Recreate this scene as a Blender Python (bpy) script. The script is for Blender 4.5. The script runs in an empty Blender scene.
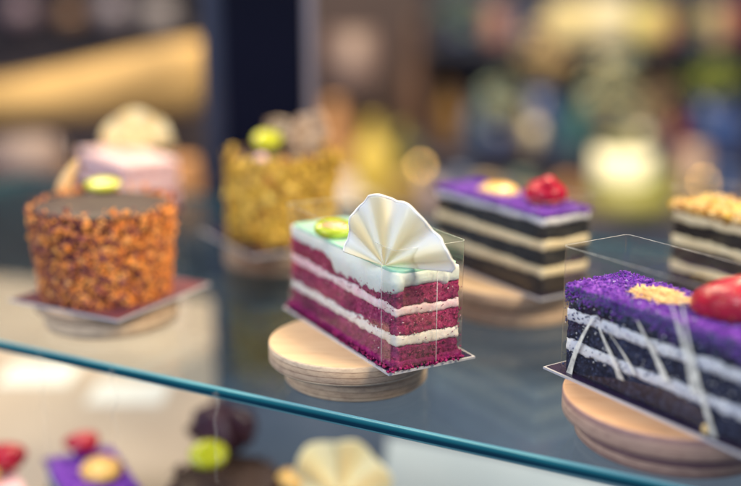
import bpy, math, random
from mathutils import Vector, Matrix, noise
R = math.radians
rnd = random.Random(7)
sc = bpy.context.scene
col = sc.collection

# ------------------------------------------------------------------ camera
FPX, PITCH, CAMH = 1031.0, R(14.05), 0.234
cd = bpy.data.cameras.new('camera'); cam = bpy.data.objects.new('camera', cd); col.objects.link(cam)
cam.location = (0, 0, CAMH); cam.rotation_euler = (math.pi/2 - PITCH, 0, 0)
cd.sensor_width = 36; cd.lens = 36*FPX/741.0; cd.clip_start = .02; cd.clip_end = 60
cd.dof.use_dof = True; cd.dof.focus_distance = .572; cd.dof.aperture_fstop = 1.8; cd.dof.aperture_blades = 0
sc.camera = cam

def ray(px, py):
    a = (px-370.5)/FPX; b = -(py-243)/FPX
    return Vector((a, math.cos(PITCH)+b*math.sin(PITCH), -math.sin(PITCH)+b*math.cos(PITCH)))
def on_z(px, py, z):            # world point of the photograph's pixel on the level z
    d = ray(px, py); t = (z-CAMH)/d.z
    return Vector((0, 0, CAMH)) + d*t
def at_y(px, py, y):            # ... at the distance y
    d = ray(px, py); return Vector((0, 0, CAMH)) + d*(y/d.y)

# ------------------------------------------------------------------ helpers
def tag(o, label=None, cat=None, group=None, kind=None):
    if label: o['label'] = label
    if cat: o['category'] = cat
    if group: o['group'] = group
    if kind: o['kind'] = kind
    return o
def empty(name, loc, rz=0, label=None, cat=None, group=None):
    o = bpy.data.objects.new(name, None); col.objects.link(o)
    o.empty_display_size = .01
    o.location = loc; o.rotation_euler = (0, 0, rz)
    return tag(o, label, cat, group)
def mesh(name, V, F, mat, parent=None, smooth=True, loc=None, rot=None):
    me = bpy.data.meshes.new(name); me.from_pydata([tuple(v) for v in V], [], F); me.update()
    if smooth: me.polygons.foreach_set('use_smooth', [True]*len(me.polygons))
    for m in (mat if isinstance(mat, (list, tuple)) else [mat]): me.materials.append(m)
    o = bpy.data.objects.new(name, me); col.objects.link(o)
    if parent is not None: o.parent = parent
    if loc is not None: o.location = loc
    if rot is not None: o.rotation_euler = rot
    return o
class MB:
    def __init__(s): s.V = []; s.F = []; s.M = []
    def add(s, V, F, m=0):
        n = len(s.V); s.V += [Vector(v) for v in V]; s.F += [tuple(i+n for i in f) for f in F]; s.M += [m]*len(F)
    def build(s, name, mat, parent=None, smooth=True, loc=None, rot=None):
        o = mesh(name, s.V, s.F, mat, parent, smooth, loc, rot)
        if any(s.M): o.data.polygons.foreach_set('material_index', s.M)
        return o
def box_geo(x0, x1, y0, y1, z0, z1, bev=0):
    if bev <= 0:
        V = [(x, y, z) for z in (z0, z1) for x, y in ((x0, y0), (x1, y0), (x1, y1), (x0, y1))]
        return V, [(3, 2, 1, 0), (4, 5, 6, 7), (0, 1, 5, 4), (1, 2, 6, 5), (2, 3, 7, 6), (3, 0, 4, 7)]
    V = []; F = []; n = None
    prof = [(z0, bev), (z0+bev*.3, bev*.3), (z0+bev, 0), (z1-bev, 0), (z1-bev*.3, bev*.3), (z1, bev)]
    for z, s in prof:
        L = rrect((x1-x0)/2-s, (y1-y0)/2-s, max(bev-s, bev*.25), 4, None)
        n = len(L); V += [((x0+x1)/2+x, (y0+y1)/2+y, z) for x, y in L]
    for k in range(len(prof)-1):
        for i in range(n):
            j = (i+1) % n; F.append((k*n+i, k*n+j, (k+1)*n+j, (k+1)*n+i))
    F.append(tuple(range(n-1, -1, -1))); F.append(tuple((len(prof)-1)*n+i for i in range(n)))
    return V, F
def rrect(a, b, r, nc=4, res=None):
    """rounded rectangle of half sizes a, b: points counter-clockwise, straight runs split at about res"""
    r = max(min(r, a*.98, b*.98), 1e-6); P = []
    cs = [(a-r, -b+r, -90), (a-r, b-r, 0), (-a+r, b-r, 90), (-a+r, -b+r, 180)]
    for k, (cx, cy, d0) in enumerate(cs):
        arc = [(cx+r*math.cos(R(d0+90*i/nc)), cy+r*math.sin(R(d0+90*i/nc))) for i in range(nc+1)]
        P += arc
        if res:
            nx = cs[(k+1) % 4]; e = (nx[0]+r*math.cos(R(nx[2])), nx[1]+r*math.sin(R(nx[2]))); s = arc[-1]
            L = math.hypot(e[0]-s[0], e[1]-s[1]); m = int(L/res)
            P += [(s[0]+(e[0]-s[0])*i/(m+1), s[1]+(e[1]-s[1])*i/(m+1)) for i in range(1, m+1)]
    return P
def lathe(prof, n=64, cx=0, cy=0):
    V = []; F = []
    for r, z in prof:
        V += [(cx+r*math.cos(2*math.pi*i/n), cy+r*math.sin(2*math.pi*i/n), z) for i in range(n)]
    for k in range(len(prof)-1):
        for i in range(n):
            j = (i+1) % n; F.append((k*n+i, k*n+j, (k+1)*n+j, (k+1)*n+i))
    if prof[0][0] > 1e-6: F.append(tuple(range(n-1, -1, -1)))
    if prof[-1][0] > 1e-6: F.append(tuple((len(prof)-1)*n+i for i in range(n)))
    return V, F
def tube(P, r, n=8):
    P = [Vector(p) for p in P]; V = []; F = []; dd_ = (P[-1]-P[0]).normalized(); up = Vector((0, 0, 1)) if abs(dd_.z) < .75 else Vector((0, 1, 0))
    for k, p in enumerate(P):
        t = (P[min(k+1, len(P)-1)]-P[max(k-1, 0)]).normalized()
        a = t.cross(up).normalized(); b = t.cross(a)
        rr = r(k/(len(P)-1)) if callable(r) else r
        V += [p+a*rr*math.cos(2*math.pi*i/n)+b*rr*math.sin(2*math.pi*i/n) for i in range(n)]
    for k in range(len(P)-1):
        for i in range(n):
            j = (i+1) % n; F.append((k*n+i, k*n+j, (k+1)*n+j, (k+1)*n+i))
    F.append(tuple(range(n-1, -1, -1))); F.append(tuple((len(P)-1)*n+i for i in range(n)))
    return V, F
def ball(c, rx, ry, rz, nu=20, nv=12, M=None, lump=0, seed=0):
    V = []; F = []; c = Vector(c)
    for k in range(nv+1):
        t = math.pi*k/nv
        for i in range(nu):
            u = 2*math.pi*i/nu; d = Vector((math.sin(t)*math.cos(u), math.sin(t)*math.sin(u), -math.cos(t)))
            q = 1+lump*noise.noise(d*2.2+Vector((seed*7.1, seed, 3)))
            p = Vector((d.x*rx*q, d.y*ry*q, d.z*rz*q))
            V.append(c+(M @ p if M else p))
    for k in range(nv):
        for i in range(nu):
            j = (i+1) % nu; F.append((k*nu+i, k*nu+j, (k+1)*nu+j, (k+1)*nu+i))
    return V, F
OCT_F = [(0, 2, 4), (2, 1, 4), (1, 3, 4), (3, 0, 4), (2, 0, 5), (1, 2, 5), (3, 1, 5), (0, 3, 5)]
def bit(mb, p, s, r=rnd, flat=1.0, nrm=None, m=0):
    """one crumb: an irregular octahedron"""
    if nrm is not None:
        q = nrm.to_track_quat('Z', 'Y').to_matrix() @ Matrix.Rotation(r.uniform(0, 6.3), 3, 'Z') @ Matrix.Rotation(r.uniform(-.7, .7), 3, 'X')
    else:
        q = Matrix.Rotation(r.uniform(0, 6.3), 3, 'Z') @ Matrix.Rotation(r.uniform(0, 6.3), 3, 'X')
    V = []
    for d in ((1, 0, 0), (-1, 0, 0), (0, 1, 0), (0, -1, 0), (0, 0, 1), (0, 0, -1)):
        k = s*r.uniform(.55, 1.25); v = Vector(d)*k+Vector((r.uniform(-.3, .3), r.uniform(-.3, .3), r.uniform(-.3, .3)))*s
        v.z *= flat; V.append(Vector(p)+q @ v)
    mb.add(V, OCT_F, m)
def curl(mb, p, L, w, r=rnd, bend=.5, lift=.4):
    """one shred: a thin curved strip with a little thickness"""
    yaw = r.uniform(0, 6.3); el = r.uniform(-.2, lift); c = r.uniform(-bend, bend)
    pts = []
    for i in range(5):
        t = i/4-.5; a = yaw+c*t*2
        pts.append(Vector(p)+Vector((math.cos(a)*t*L, math.sin(a)*t*L, math.sin(el)*t*L+r.uniform(-.1, .1)*w)))
    mb.add(*tube(pts, lambda t: w*(.5+.5*math.sin(math.pi*min(max(t, .08), .92))), 5))

# ------------------------------------------------------------------ materials
def nmat(name):
    m = bpy.data.materials.new(name); m.use_nodes = True; nt = m.node_tree
    b = nt.nodes['Principled BSDF']
    return m, nt, b
def N(nt, t, **kw):
    n = nt.nodes.new(t)
    for k, v in kw.items():
        if hasattr(n, k) and not k.startswith('i_'): setattr(n, k, v)
    return n
def rgba(c): return (c[0], c[1], c[2], 1)
def ramp(nt, stops, interp='LINEAR'):
    n = nt.nodes.new('ShaderNodeValToRGB'); n.color_ramp.interpolation = interp
    e = n.color_ramp.elements
    while len(e) < len(stops): e.new(.5)
    for k, (p, c) in enumerate(stops): e[k].position = p; e[k].color = rgba(c)
    return n
def mottled(name, stops, scale=60, rough=.6, bump=.3, bscale=400, sss=0, sssr=(.003, .002, .001), spec=.4, detail=6, coat=0, kind='noise', bdist=.0006):
    m, nt, b = nmat(name); L = nt.links
    tc = N(nt, 'ShaderNodeTexCoord')
    n = N(nt, 'ShaderNodeTexNoise'); n.inputs['Scale'].default_value = scale; n.inputs['Detail'].default_value = detail
    n.inputs['Roughness'].default_value = .65
    L.new(tc.outputs['Object'], n.inputs['Vector'])
    r = ramp(nt, stops); L.new(n.outputs['Fac'], r.inputs['Fac']); L.new(r.outputs['Color'], b.inputs['Base Color'])
    b.inputs['Roughness'].default_value = rough; b.inputs['Specular IOR Level'].default_value = spec
    if bump:
        bn = N(nt, 'ShaderNodeBump'); bn.inputs['Strength'].default_value = bump; bn.inputs['Distance'].default_value = bdist
        if kind == 'voronoi':
            v = N(nt, 'ShaderNodeTexVoronoi'); v.inputs['Scale'].default_value = bscale; L.new(tc.outputs['Object'], v.inputs['Vector'])
            L.new(v.outputs['Distance'], bn.inputs['Height'])
        else:
            v = N(nt, 'ShaderNodeTexNoise'); v.inputs['Scale'].default_value = bscale; v.inputs['Detail'].default_value = 4; L.new(tc.outputs['Object'], v.inputs['Vector'])
            L.new(v.outputs['Fac'], bn.inputs['Height'])
        L.new(bn.outputs['Normal'], b.inputs['Normal'])
    if sss:
        b.inputs['Subsurface Weight'].default_value = sss; b.inputs['Subsurface Radius'].default_value = (1, .6, .4); b.inputs['Subsurface Scale'].default_value = sssr[0]
    if coat: b.inputs['Coat Weight'].default_value = coat; b.inputs['Coat Roughness'].default_value = .14
    return m
def sponge(name, dark, mid, light, scale=420):
    """cake crumb: pores darken the colour, fine bump"""
    m, nt, b = nmat(name); L = nt.links
    tc = N(nt, 'ShaderNodeTexCoord')
    v = N(nt, 'ShaderNodeTexVoronoi'); v.inputs['Scale'].default_value = scale
    n = N(nt, 'ShaderNodeTexNoise'); n.inputs['Scale'].default_value = 380; n.inputs['Detail'].default_value = 8; n.inputs['Roughness'].default_value = .75
    ad = N(nt, 'ShaderNodeMixRGB'); ad.blend_type = 'MULTIPLY'; ad.inputs['Fac'].default_value = .38
    L.new(tc.outputs['Object'], n.inputs['Vector'])
    mp = N(nt, 'ShaderNodeMixRGB'); mp.blend_type = 'ADD'; mp.inputs['Fac'].default_value = .012
    L.new(tc.outputs['Object'], mp.inputs['Color1']); L.new(n.outputs['Color'], mp.inputs['Color2']); L.new(mp.outputs['Color'], v.inputs['Vector'])
    r = ramp(nt, [(.36, dark), (.5, mid), (.64, light)]); L.new(n.outputs['Fac'], r.inputs['Fac'])
    r2 = ramp(nt, [(.0, (.25, .22, .25)), (.45, (1, 1, 1))]); L.new(v.outputs['Distance'], r2.inputs['Fac'])
    nb = N(nt, 'ShaderNodeTexNoise'); nb.inputs['Scale'].default_value = 70; nb.inputs['Detail'].default_value = 3; L.new(tc.outputs['Object'], nb.inputs['Vector'])
    rb = ramp(nt, [(.35, (.62, .58, .66)), (.65, (1.12, 1.1, 1.08))]); L.new(nb.outputs['Fac'], rb.inputs['Fac'])
    mb_ = N(nt, 'ShaderNodeMixRGB'); mb_.blend_type = 'MULTIPLY'; mb_.inputs['Fac'].default_value = 1; L.new(r.outputs['Color'], mb_.inputs['Color1']); L.new(rb.outputs['Color'], mb_.inputs['Color2'])
    L.new(mb_.outputs['Color'], ad.inputs['Color1']); L.new(r2.outputs['Color'], ad.inputs['Color2']); L.new(ad.outputs['Color'], b.inputs['Base Color'])
    bn = N(nt, 'ShaderNodeBump'); bn.inputs['Strength'].default_value = .8; bn.inputs['Distance'].default_value = .0012
    L.new(v.outputs['Distance'], bn.inputs['Height']); L.new(bn.outputs['Normal'], b.inputs['Normal'])
    b.inputs['Roughness'].default_value = .85; b.inputs['Specular IOR Level'].default_value = .12
    return m
def plain(name, c, rough=.5, spec=.5, metal=0, emis=None, var=.12, scale=8):
    m, nt, b = nmat(name); L = nt.links
    n = N(nt, 'ShaderNodeTexNoise'); n.inputs['Scale'].default_value = scale; n.inputs['Detail'].default_value = 5
    tc = N(nt, 'ShaderNodeTexCoord'); L.new(tc.outputs['Object'], n.inputs['Vector'])
    r = ramp(nt, [(.3, [x*(1-var) for x in c]), (.7, [min(1, x*(1+var)) for x in c])])
    L.new(n.outputs['Fac'], r.inputs['Fac']); L.new(r.outputs['Color'], b.inputs['Base Color'])
    b.inputs['Roughness'].default_value = rough; b.inputs['Specular IOR Level'].default_value = spec; b.inputs['Metallic'].default_value = metal
    if emis: b.inputs['Emission Color'].default_value = rgba(emis[0]); b.inputs['Emission Strength'].default_value = emis[1]
    return m
def clear(name, tint, ior=1.5, rough=.0, floor=.0, gtint=(1, 1, 1), haze=0, hc=(.8, .8, .8)):
    m = bpy.data.materials.new(name); m.use_nodes = True; nt = m.node_tree; L = nt.links; nt.nodes.clear()
    o = N(nt, 'ShaderNodeOutputMaterial'); t = N(nt, 'ShaderNodeBsdfTransparent'); t.inputs['Color'].default_value = rgba(tint)
    g = N(nt, 'ShaderNodeBsdfGlossy'); g.inputs['Roughness'].default_value = rough; g.inputs['Color'].default_value = rgba(gtint)
    ge = N(nt, 'ShaderNodeNewGeometry'); dt = N(nt, 'ShaderNodeVectorMath'); dt.operation = 'DOT_PRODUCT'
    L.new(ge.outputs['Incoming'], dt.inputs[0]); L.new(ge.outputs['Normal'], dt.inputs[1])
    ab = N(nt, 'ShaderNodeMath'); ab.operation = 'ABSOLUTE'; L.new(dt.outputs['Value'], ab.inputs[0])
    om = N(nt, 'ShaderNodeMath'); om.operation = 'SUBTRACT'; om.inputs[0].default_value = 1; om.use_clamp = True; L.new(ab.outputs[0], om.inputs[1])
    pw = N(nt, 'ShaderNodeMath'); pw.operation = 'POWER'; pw.inputs[1].default_value = 5; L.new(om.outputs[0], pw.inputs[0])
    f0 = ((ior-1)/(ior+1))**2
    f = N(nt, 'ShaderNodeMath'); f.operation = 'MULTIPLY_ADD'; f.inputs[1].default_value = 1-f0; f.inputs[2].default_value = f0; L.new(pw.outputs[0], f.inputs[0])
    a = N(nt, 'ShaderNodeMath'); a.operation = 'ADD'; a.inputs[1].default_value = floor; a.use_clamp = True
    x = N(nt, 'ShaderNodeMixShader')
    L.new(f.outputs[0], a.inputs[0]); L.new(a.outputs[0], x.inputs[0]); L.new(t.outputs[0], x.inputs[1]); L.new(g.outputs[0], x.inputs[2]); L.new(x.outputs[0], o.inputs[0])
    if haze:
        d = N(nt, 'ShaderNodeBsdfDiffuse'); d.inputs['Color'].default_value = rgba(hc); h = N(nt, 'ShaderNodeMixShader')
        tc = N(nt, 'ShaderNodeTexCoord'); n = N(nt, 'ShaderNodeTexNoise'); n.inputs['Scale'].default_value = 45; n.inputs['Detail'].default_value = 5; L.new(tc.outputs['Object'], n.inputs['Vector'])
        mr = N(nt, 'ShaderNodeMapRange'); mr.inputs['From Min'].default_value = .35; mr.inputs['From Max'].default_value = .7; mr.inputs['To Min'].default_value = haze*.5; mr.inputs['To Max'].default_value = haze*1.7
        L.new(n.outputs['Fac'], mr.inputs['Value']); L.new(mr.outputs[0], h.inputs[0]); L.new(x.outputs[0], h.inputs[1]); L.new(d.outputs[0], h.inputs[2]); L.new(h.outputs[0], o.inputs[0])
    return m
def film(name, c, alpha, rough=.3):
    """thin pale see-through coat, also used for painted glints"""
    m = bpy.data.materials.new(name); m.use_nodes = True; nt = m.node_tree; L = nt.links; nt.nodes.clear()
    o = N(nt, 'ShaderNodeOutputMaterial'); t = N(nt, 'ShaderNodeBsdfTransparent')
    d = N(nt, 'ShaderNodeBsdfPrincipled'); d.inputs['Base Color'].default_value = rgba(c); d.inputs['Roughness'].default_value = rough
    x = N(nt, 'ShaderNodeMixShader'); n = N(nt, 'ShaderNodeTexNoise'); n.inputs['Scale'].default_value = 250; tc = N(nt, 'ShaderNodeTexCoord')
    L.new(tc.outputs['Object'], n.inputs['Vector'])
    mr = N(nt, 'ShaderNodeMapRange'); mr.inputs['From Min'].default_value = .3; mr.inputs['From Max'].default_value = .7; mr.inputs['To Min'].default_value = alpha*.6; mr.inputs['To Max'].default_value = min(1, alpha*1.3)
    L.new(n.outputs['Fac'], mr.inputs['Value']); L.new(mr.outputs[0], x.inputs[0]); L.new(t.outputs[0], x.inputs[1]); L.new(d.outputs[0], x.inputs[2]); L.new(x.outputs[0], o.inputs[0])
    return m
def plywood(name, side, tint=(1, 1, 1)):
    m, nt, b = nmat(name); L = nt.links
    tc = N(nt, 'ShaderNodeTexCoord'); sx = N(nt, 'ShaderNodeSeparateXYZ'); L.new(tc.outputs['Object'], sx.inputs[0])
    # sides: a few veneers piled up, each of its own tone, the joints wander a little
    n0 = N(nt, 'ShaderNodeTexNoise'); n0.inputs['Scale'].default_value = 35; n0.inputs['Detail'].default_value = 4; L.new(tc.outputs['Object'], n0.inputs['Vector'])
    ma = N(nt, 'ShaderNodeMath'); ma.operation = 'MULTIPLY_ADD'; ma.inputs[1].default_value = .0013; L.new(n0.outputs['Fac'], ma.inputs[0]); L.new(sx.outputs['Z'], ma.inputs[2])
    mb = N(nt, 'ShaderNodeMath'); mb.operation = 'MULTIPLY'; mb.inputs[1].default_value = 1/.0034; L.new(ma.outputs[0], mb.inputs[0])
    fr = N(nt, 'ShaderNodeMath'); fr.operation = 'FRACT'; L.new(mb.outputs[0], fr.inputs[0])
    fl = N(nt, 'ShaderNodeMath'); fl.operation = 'FLOOR'; L.new(mb.outputs[0], fl.inputs[0])
    oi = N(nt, 'ShaderNodeObjectInfo'); ao = N(nt, 'ShaderNodeMath'); ao.operation = 'MULTIPLY_ADD'; ao.inputs[1].default_value = 17.3; L.new(oi.outputs['Random'], ao.inputs[0]); L.new(fl.outputs[0], ao.inputs[2])
    wn = N(nt, 'ShaderNodeTexWhiteNoise'); wn.noise_dimensions = '1D'; L.new(ao.outputs[0], wn.inputs['W'])
    rw = ramp(nt, [(0, side[0]), (.35, side[1]), (.7, side[2]), (1, side[3])]); L.new(wn.outputs['Value'], rw.inputs['Fac'])
    rg = ramp(nt, [(0, (.40, .30, .28)), (.10, (1, 1, 1)), (.90, (1, 1, 1)), (1, (.40, .30, .28))]); L.new(fr.outputs[0], rg.inputs['Fac'])
    rs = N(nt, 'ShaderNodeMixRGB'); rs.blend_type = 'MULTIPLY'; rs.inputs['Fac'].default_value = 1; L.new(rw.outputs['Color'], rs.inputs['Color1']); L.new(rg.outputs['Color'], rs.inputs['Color2'])
    ms1 = N(nt, 'ShaderNodeMapping'); ms1.inputs['Scale'].default_value = (1, 1, 3); L.new(tc.outputs['Object'], ms1.inputs['Vector'])
    n1 = N(nt, 'ShaderNodeTexNoise'); n1.inputs['Scale'].default_value = 150; n1.inputs['Detail'].default_value = 7; n1.inputs['Roughness'].default_value = .7; L.new(ms1.outputs[0], n1.inputs['Vector'])
    r1 = ramp(nt, [(.34, (.42, .34, .38)), (.55, (1, 1, 1))]); L.new(n1.outputs['Fac'], r1.inputs['Fac'])
    ms = N(nt, 'ShaderNodeMixRGB'); ms.blend_type = 'MULTIPLY'; ms.inputs['Fac'].default_value = .5; L.new(rs.outputs['Color'], ms.inputs['Color1']); L.new(r1.outputs['Color'], ms.inputs['Color2'])
    # top: pale birch, long soft grain
    mp = N(nt, 'ShaderNodeMapping'); mp.inputs['Scale'].default_value = (1, 7, 1); mp.inputs['Rotation'].default_value = (0, 0, .5); L.new(tc.outputs['Object'], mp.inputs['Vector'])
    n2 = N(nt, 'ShaderNodeTexNoise'); n2.inputs['Scale'].default_value = 26; n2.inputs['Detail'].default_value = 7; n2.inputs['Roughness'].default_value = .7; L.new(mp.outputs[0], n2.inputs['Vector'])
    rt = ramp(nt, [(p_, tuple(a_*b_ for a_, b_ in zip(c_, tint))) for p_, c_ in ((.28, (.45, .28, .16)), (.42, (.70, .47, .27)), (.75, (.78, .57, .35)))]); L.new(n2.outputs['Fac'], rt.inputs['Fac'])
    n3 = N(nt, 'ShaderNodeTexNoise'); n3.inputs['Scale'].default_value = 55; n3.inputs['Detail'].default_value = 2; L.new(tc.outputs['Object'], n3.inputs['Vector'])
    r3 = ramp(nt, [(.24, (.45, .33, .28)), (.34, (1, 1, 1))]); L.new(n3.outputs['Fac'], r3.inputs['Fac'])
    mt = N(nt, 'ShaderNodeMixRGB'); mt.blend_type = 'MULTIPLY'; mt.inputs['Fac'].default_value = .8; L.new(rt.outputs['Color'], mt.inputs['Color1']); L.new(r3.outputs['Color'], mt.inputs['Color2'])
    ge = N(nt, 'ShaderNodeNewGeometry'); gz = N(nt, 'ShaderNodeSeparateXYZ'); L.new(ge.outputs['True Normal'], gz.inputs[0])
    st = N(nt, 'ShaderNodeMath'); st.operation = 'GREATER_THAN'; st.inputs[1].default_value = .8; L.new(gz.outputs['Z'], st.inputs[0])
    mx = N(nt, 'ShaderNodeMixRGB'); L.new(st.outputs[0], mx.inputs['Fac']); L.new(ms.outputs['Color'], mx.inputs['Color1']); L.new(mt.outputs['Color'], mx.inputs['Color2'])
    L.new(mx.outputs['Color'], b.inputs['Base Color']); b.inputs['Roughness'].default_value = .55
    bn = N(nt, 'ShaderNodeBump'); bn.inputs['Strength'].default_value = .35; bn.inputs['Distance'].default_value = .0004; L.new(n1.outputs['Fac'], bn.inputs['Height']); L.new(bn.outputs['Normal'], b.inputs['Normal'])
    return m

M = {}
M['velvet'] = sponge('red velvet crumb', (.30, .008, .11), (.64, .045, .24), (.84, .18, .40))
M['velvet_base'] = sponge('dark velvet crumb', (.22, .007, .12), (.48, .024, .22), (.66, .10, .34))
M['cream'] = mottled('whipped cream', [(.3, (.80, .74, .72)), (.7, (.90, .87, .84))], 90, .5, .5, 500, .25, (.004,))
M['pink_cream'] = mottled('pink stained cream', [(.3, (.84, .50, .60)), (.6, (.90, .78, .80))], 110, .5, .6, 500, .2, (.003,))
M['mint'] = mottled('mint mirror glaze', [(.3, (.32, .78, .62)), (.55, (.46, .84, .70)), (.75, (.76, .92, .84))], 35, .18, .15, 120, .25, (.004,), coat=.4)
M['cream_mint'] = mottled('minty cream', [(.3, (.72, .84, .82)), (.7, (.86, .91, .90))], 60, .45, .5, 400, .25, (.004,))
M['navy_sponge'] = sponge('dark chocolate crumb', (.008, .010, .036), (.026, .034, .095), (.10, .13, .27))
M['dark_sponge'] = sponge('brown black crumb', (.015, .012, .016), (.045, .036, .04), (.10, .08, .07))
M['purple'] = mottled('purple crumbs', [(.3, (.085, .02, .26)), (.5, (.19, .05, .45)), (.7, (.34, .14, .62))], 220, .85, .4, 900, 0, spec=.1)
M['lilac'] = mottled('pale lilac crumbs', [(.3, (.30, .22, .56)), (.7, (.50, .42, .72))], 220, .85, .3, 900, spec=.1)
M['blue_crumb'] = mottled('blue black crumbs', [(.3, (.03, .035, .11)), (.7, (.10, .14, .32))], 220, .75, .4, 900)
M['orange_crumb'] = mottled('orange nut crumbs', [(.3, (.70, .16, .03)), (.5, (.92, .34, .06)), (.7, (.95, .56, .22))], 160, .6, .4, 700)
M['brown_crumb'] = mottled('brown nut crumbs', [(.3, (.13, .035, .05)), (.7, (.42, .12, .08))], 160, .6, .4, 700)
M['gold_flake'] = mottled('golden flakes', [(.3, (.60, .32, .03)), (.5, (.78, .50, .06)), (.7, (.88, .66, .16))], 90, .5, .3, 500)
M['amber_flake'] = mottled('amber flakes', [(.3, (.30, .12, .02)), (.7, (.52, .25, .04))], 90, .5, .3, 500)
M['choc'] = mottled('chocolate glaze', [(.3, (.045, .028, .024)), (.7, (.085, .055, .045))], 40, .22, .06, 100, coat=.3)
M['glaze'] = mottled('grey brown glaze', [(.3, (.045, .030, .030)), (.7, (.085, .06, .055))], 40, .5, .10, 140, spec=.25)
M['choc_sponge'] = sponge('chocolate crumb', (.03, .012, .008), (.09, .035, .02), (.16, .07, .04))
M['marble'] = mottled('speckled chocolate', [(.38, (.16, .09, .06)), (.5, (.5, .36, .25)), (.62, (.72, .58, .44))], 160, .4, .1, 300)
M['kiwi'] = mottled('kiwi flesh', [(.3, (.30, .42, .015)), (.7, (.50, .60, .04))], 200, .25, .25, 500, .3, (.004,), coat=.4)
M['lime'] = mottled('bright lime flesh', [(.3, (.44, .47, .01)), (.7, (.60, .60, .02))], 200, .25, .2, 500, .2, (.004,), coat=.4)
M['kiwi_core'] = mottled('kiwi core', [(.3, (.34, .20, .09)), (.7, (.60, .42, .22))], 200, .3, .2, 500, .3, (.004,))
M['seed_dark'] = plain('dark seeds', (.03, .02, .015), .4)
M['berry'] = mottled('glazed strawberry', [(.3, (.30, .002, .022)), (.6, (.54, .005, .035)), (.8, (.70, .02, .05))], 70, .28, .5, 330, .15, (.003,), coat=.25, bdist=.0012)
M['seed_gold'] = plain('strawberry seeds', (.75, .5, .15), .35)
M['shred'] = mottled('peach shreds', [(.3, (.80, .46, .16)), (.7, (.92, .68, .36))], 200, .55, .2, 600, .2, (.003,))
M['peach'] = mottled('peach flesh', [(.3, (.84, .46, .10)), (.7, (.90, .60, .22))], 60, .3, .2, 300, .3, (.004,), coat=.3)
M['pale_crumb'] = mottled('pale biscuit crumbs', [(.3, (.62, .38, .12)), (.7, (.88, .68, .34))], 150, .6, .3, 500)
M['rose'] = mottled('pale pink cream', [(.3, (.84, .46, .50)), (.7, (.92, .62, .64))], 60, .4, .3, 300, .2, (.003,))
M['board_top'] = mottled('dark board film', [(.3, (.018, .012, .04)), (.7, (.035, .02, .06))], 120, .22, .12, 60, coat=.3)
M['board_edge'] = plain('silver board card', (.62, .62, .66), .35, .6, .3)
M['acetate'] = clear('clear acetate', (.975, .97, .945), 1.42, .06, .004, haze=.014, hc=(.85, .82, .62))
M['acetate_edge'] = film('acetate edge', (.9, .9, .84), .34, .2)
M['glint'] = film('painted pale glint', (.96, .95, .84), .74, .3)  # pale colour standing in for reflections on the acetate
M['ply'] = plywood('birch plywood', ((.60, .42, .27), (.78, .56, .36), (.86, .66, .44), (.68, .48, .32)))
M['ply_rose'] = plywood('reddish plywood', ((.26, .14, .15), (.56, .36, .28), (.66, .44, .32), (.36, .20, .19)), (.92, .78, .74))
M['glass_face'] = clear('shelf glass face', (.91, .945, .955), 1.5, .10, gtint=(.70, .88, 1), haze=.010, hc=(.35, .68, .95))
M['drip'] = film('dried drip', (.92, .88, .78), .055, .5)

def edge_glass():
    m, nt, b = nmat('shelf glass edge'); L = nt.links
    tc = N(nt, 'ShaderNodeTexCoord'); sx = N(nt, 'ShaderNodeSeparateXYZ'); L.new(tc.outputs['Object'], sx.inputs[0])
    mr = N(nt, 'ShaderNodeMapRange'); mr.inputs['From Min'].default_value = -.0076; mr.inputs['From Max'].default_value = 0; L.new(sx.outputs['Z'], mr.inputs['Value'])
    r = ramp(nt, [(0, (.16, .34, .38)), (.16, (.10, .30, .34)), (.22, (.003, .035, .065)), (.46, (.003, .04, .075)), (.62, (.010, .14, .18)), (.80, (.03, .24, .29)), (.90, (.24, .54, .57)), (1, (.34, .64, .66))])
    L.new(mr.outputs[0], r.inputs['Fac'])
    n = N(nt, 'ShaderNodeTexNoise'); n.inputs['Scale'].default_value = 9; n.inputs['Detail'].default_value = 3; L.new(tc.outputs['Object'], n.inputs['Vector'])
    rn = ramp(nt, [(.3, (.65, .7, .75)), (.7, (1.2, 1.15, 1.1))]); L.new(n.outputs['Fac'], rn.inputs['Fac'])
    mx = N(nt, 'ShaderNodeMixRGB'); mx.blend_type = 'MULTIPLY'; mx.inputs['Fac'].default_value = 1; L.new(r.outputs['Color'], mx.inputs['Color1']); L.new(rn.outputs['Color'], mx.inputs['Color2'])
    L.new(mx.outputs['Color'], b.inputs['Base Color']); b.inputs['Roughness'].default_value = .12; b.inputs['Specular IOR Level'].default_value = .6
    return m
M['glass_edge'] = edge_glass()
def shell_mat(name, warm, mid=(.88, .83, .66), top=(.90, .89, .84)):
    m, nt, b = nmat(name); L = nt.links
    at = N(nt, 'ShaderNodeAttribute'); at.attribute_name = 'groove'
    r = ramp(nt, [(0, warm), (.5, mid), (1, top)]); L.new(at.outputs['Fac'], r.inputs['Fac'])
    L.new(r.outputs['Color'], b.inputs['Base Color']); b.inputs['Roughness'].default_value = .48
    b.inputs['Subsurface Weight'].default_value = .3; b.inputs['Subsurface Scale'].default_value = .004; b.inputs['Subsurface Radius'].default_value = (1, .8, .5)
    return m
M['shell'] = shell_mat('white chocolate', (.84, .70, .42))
M['shell_warm'] = shell_mat('ivory chocolate', (.80, .60, .28), (.86, .72, .40), (.88, .78, .50))

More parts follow.
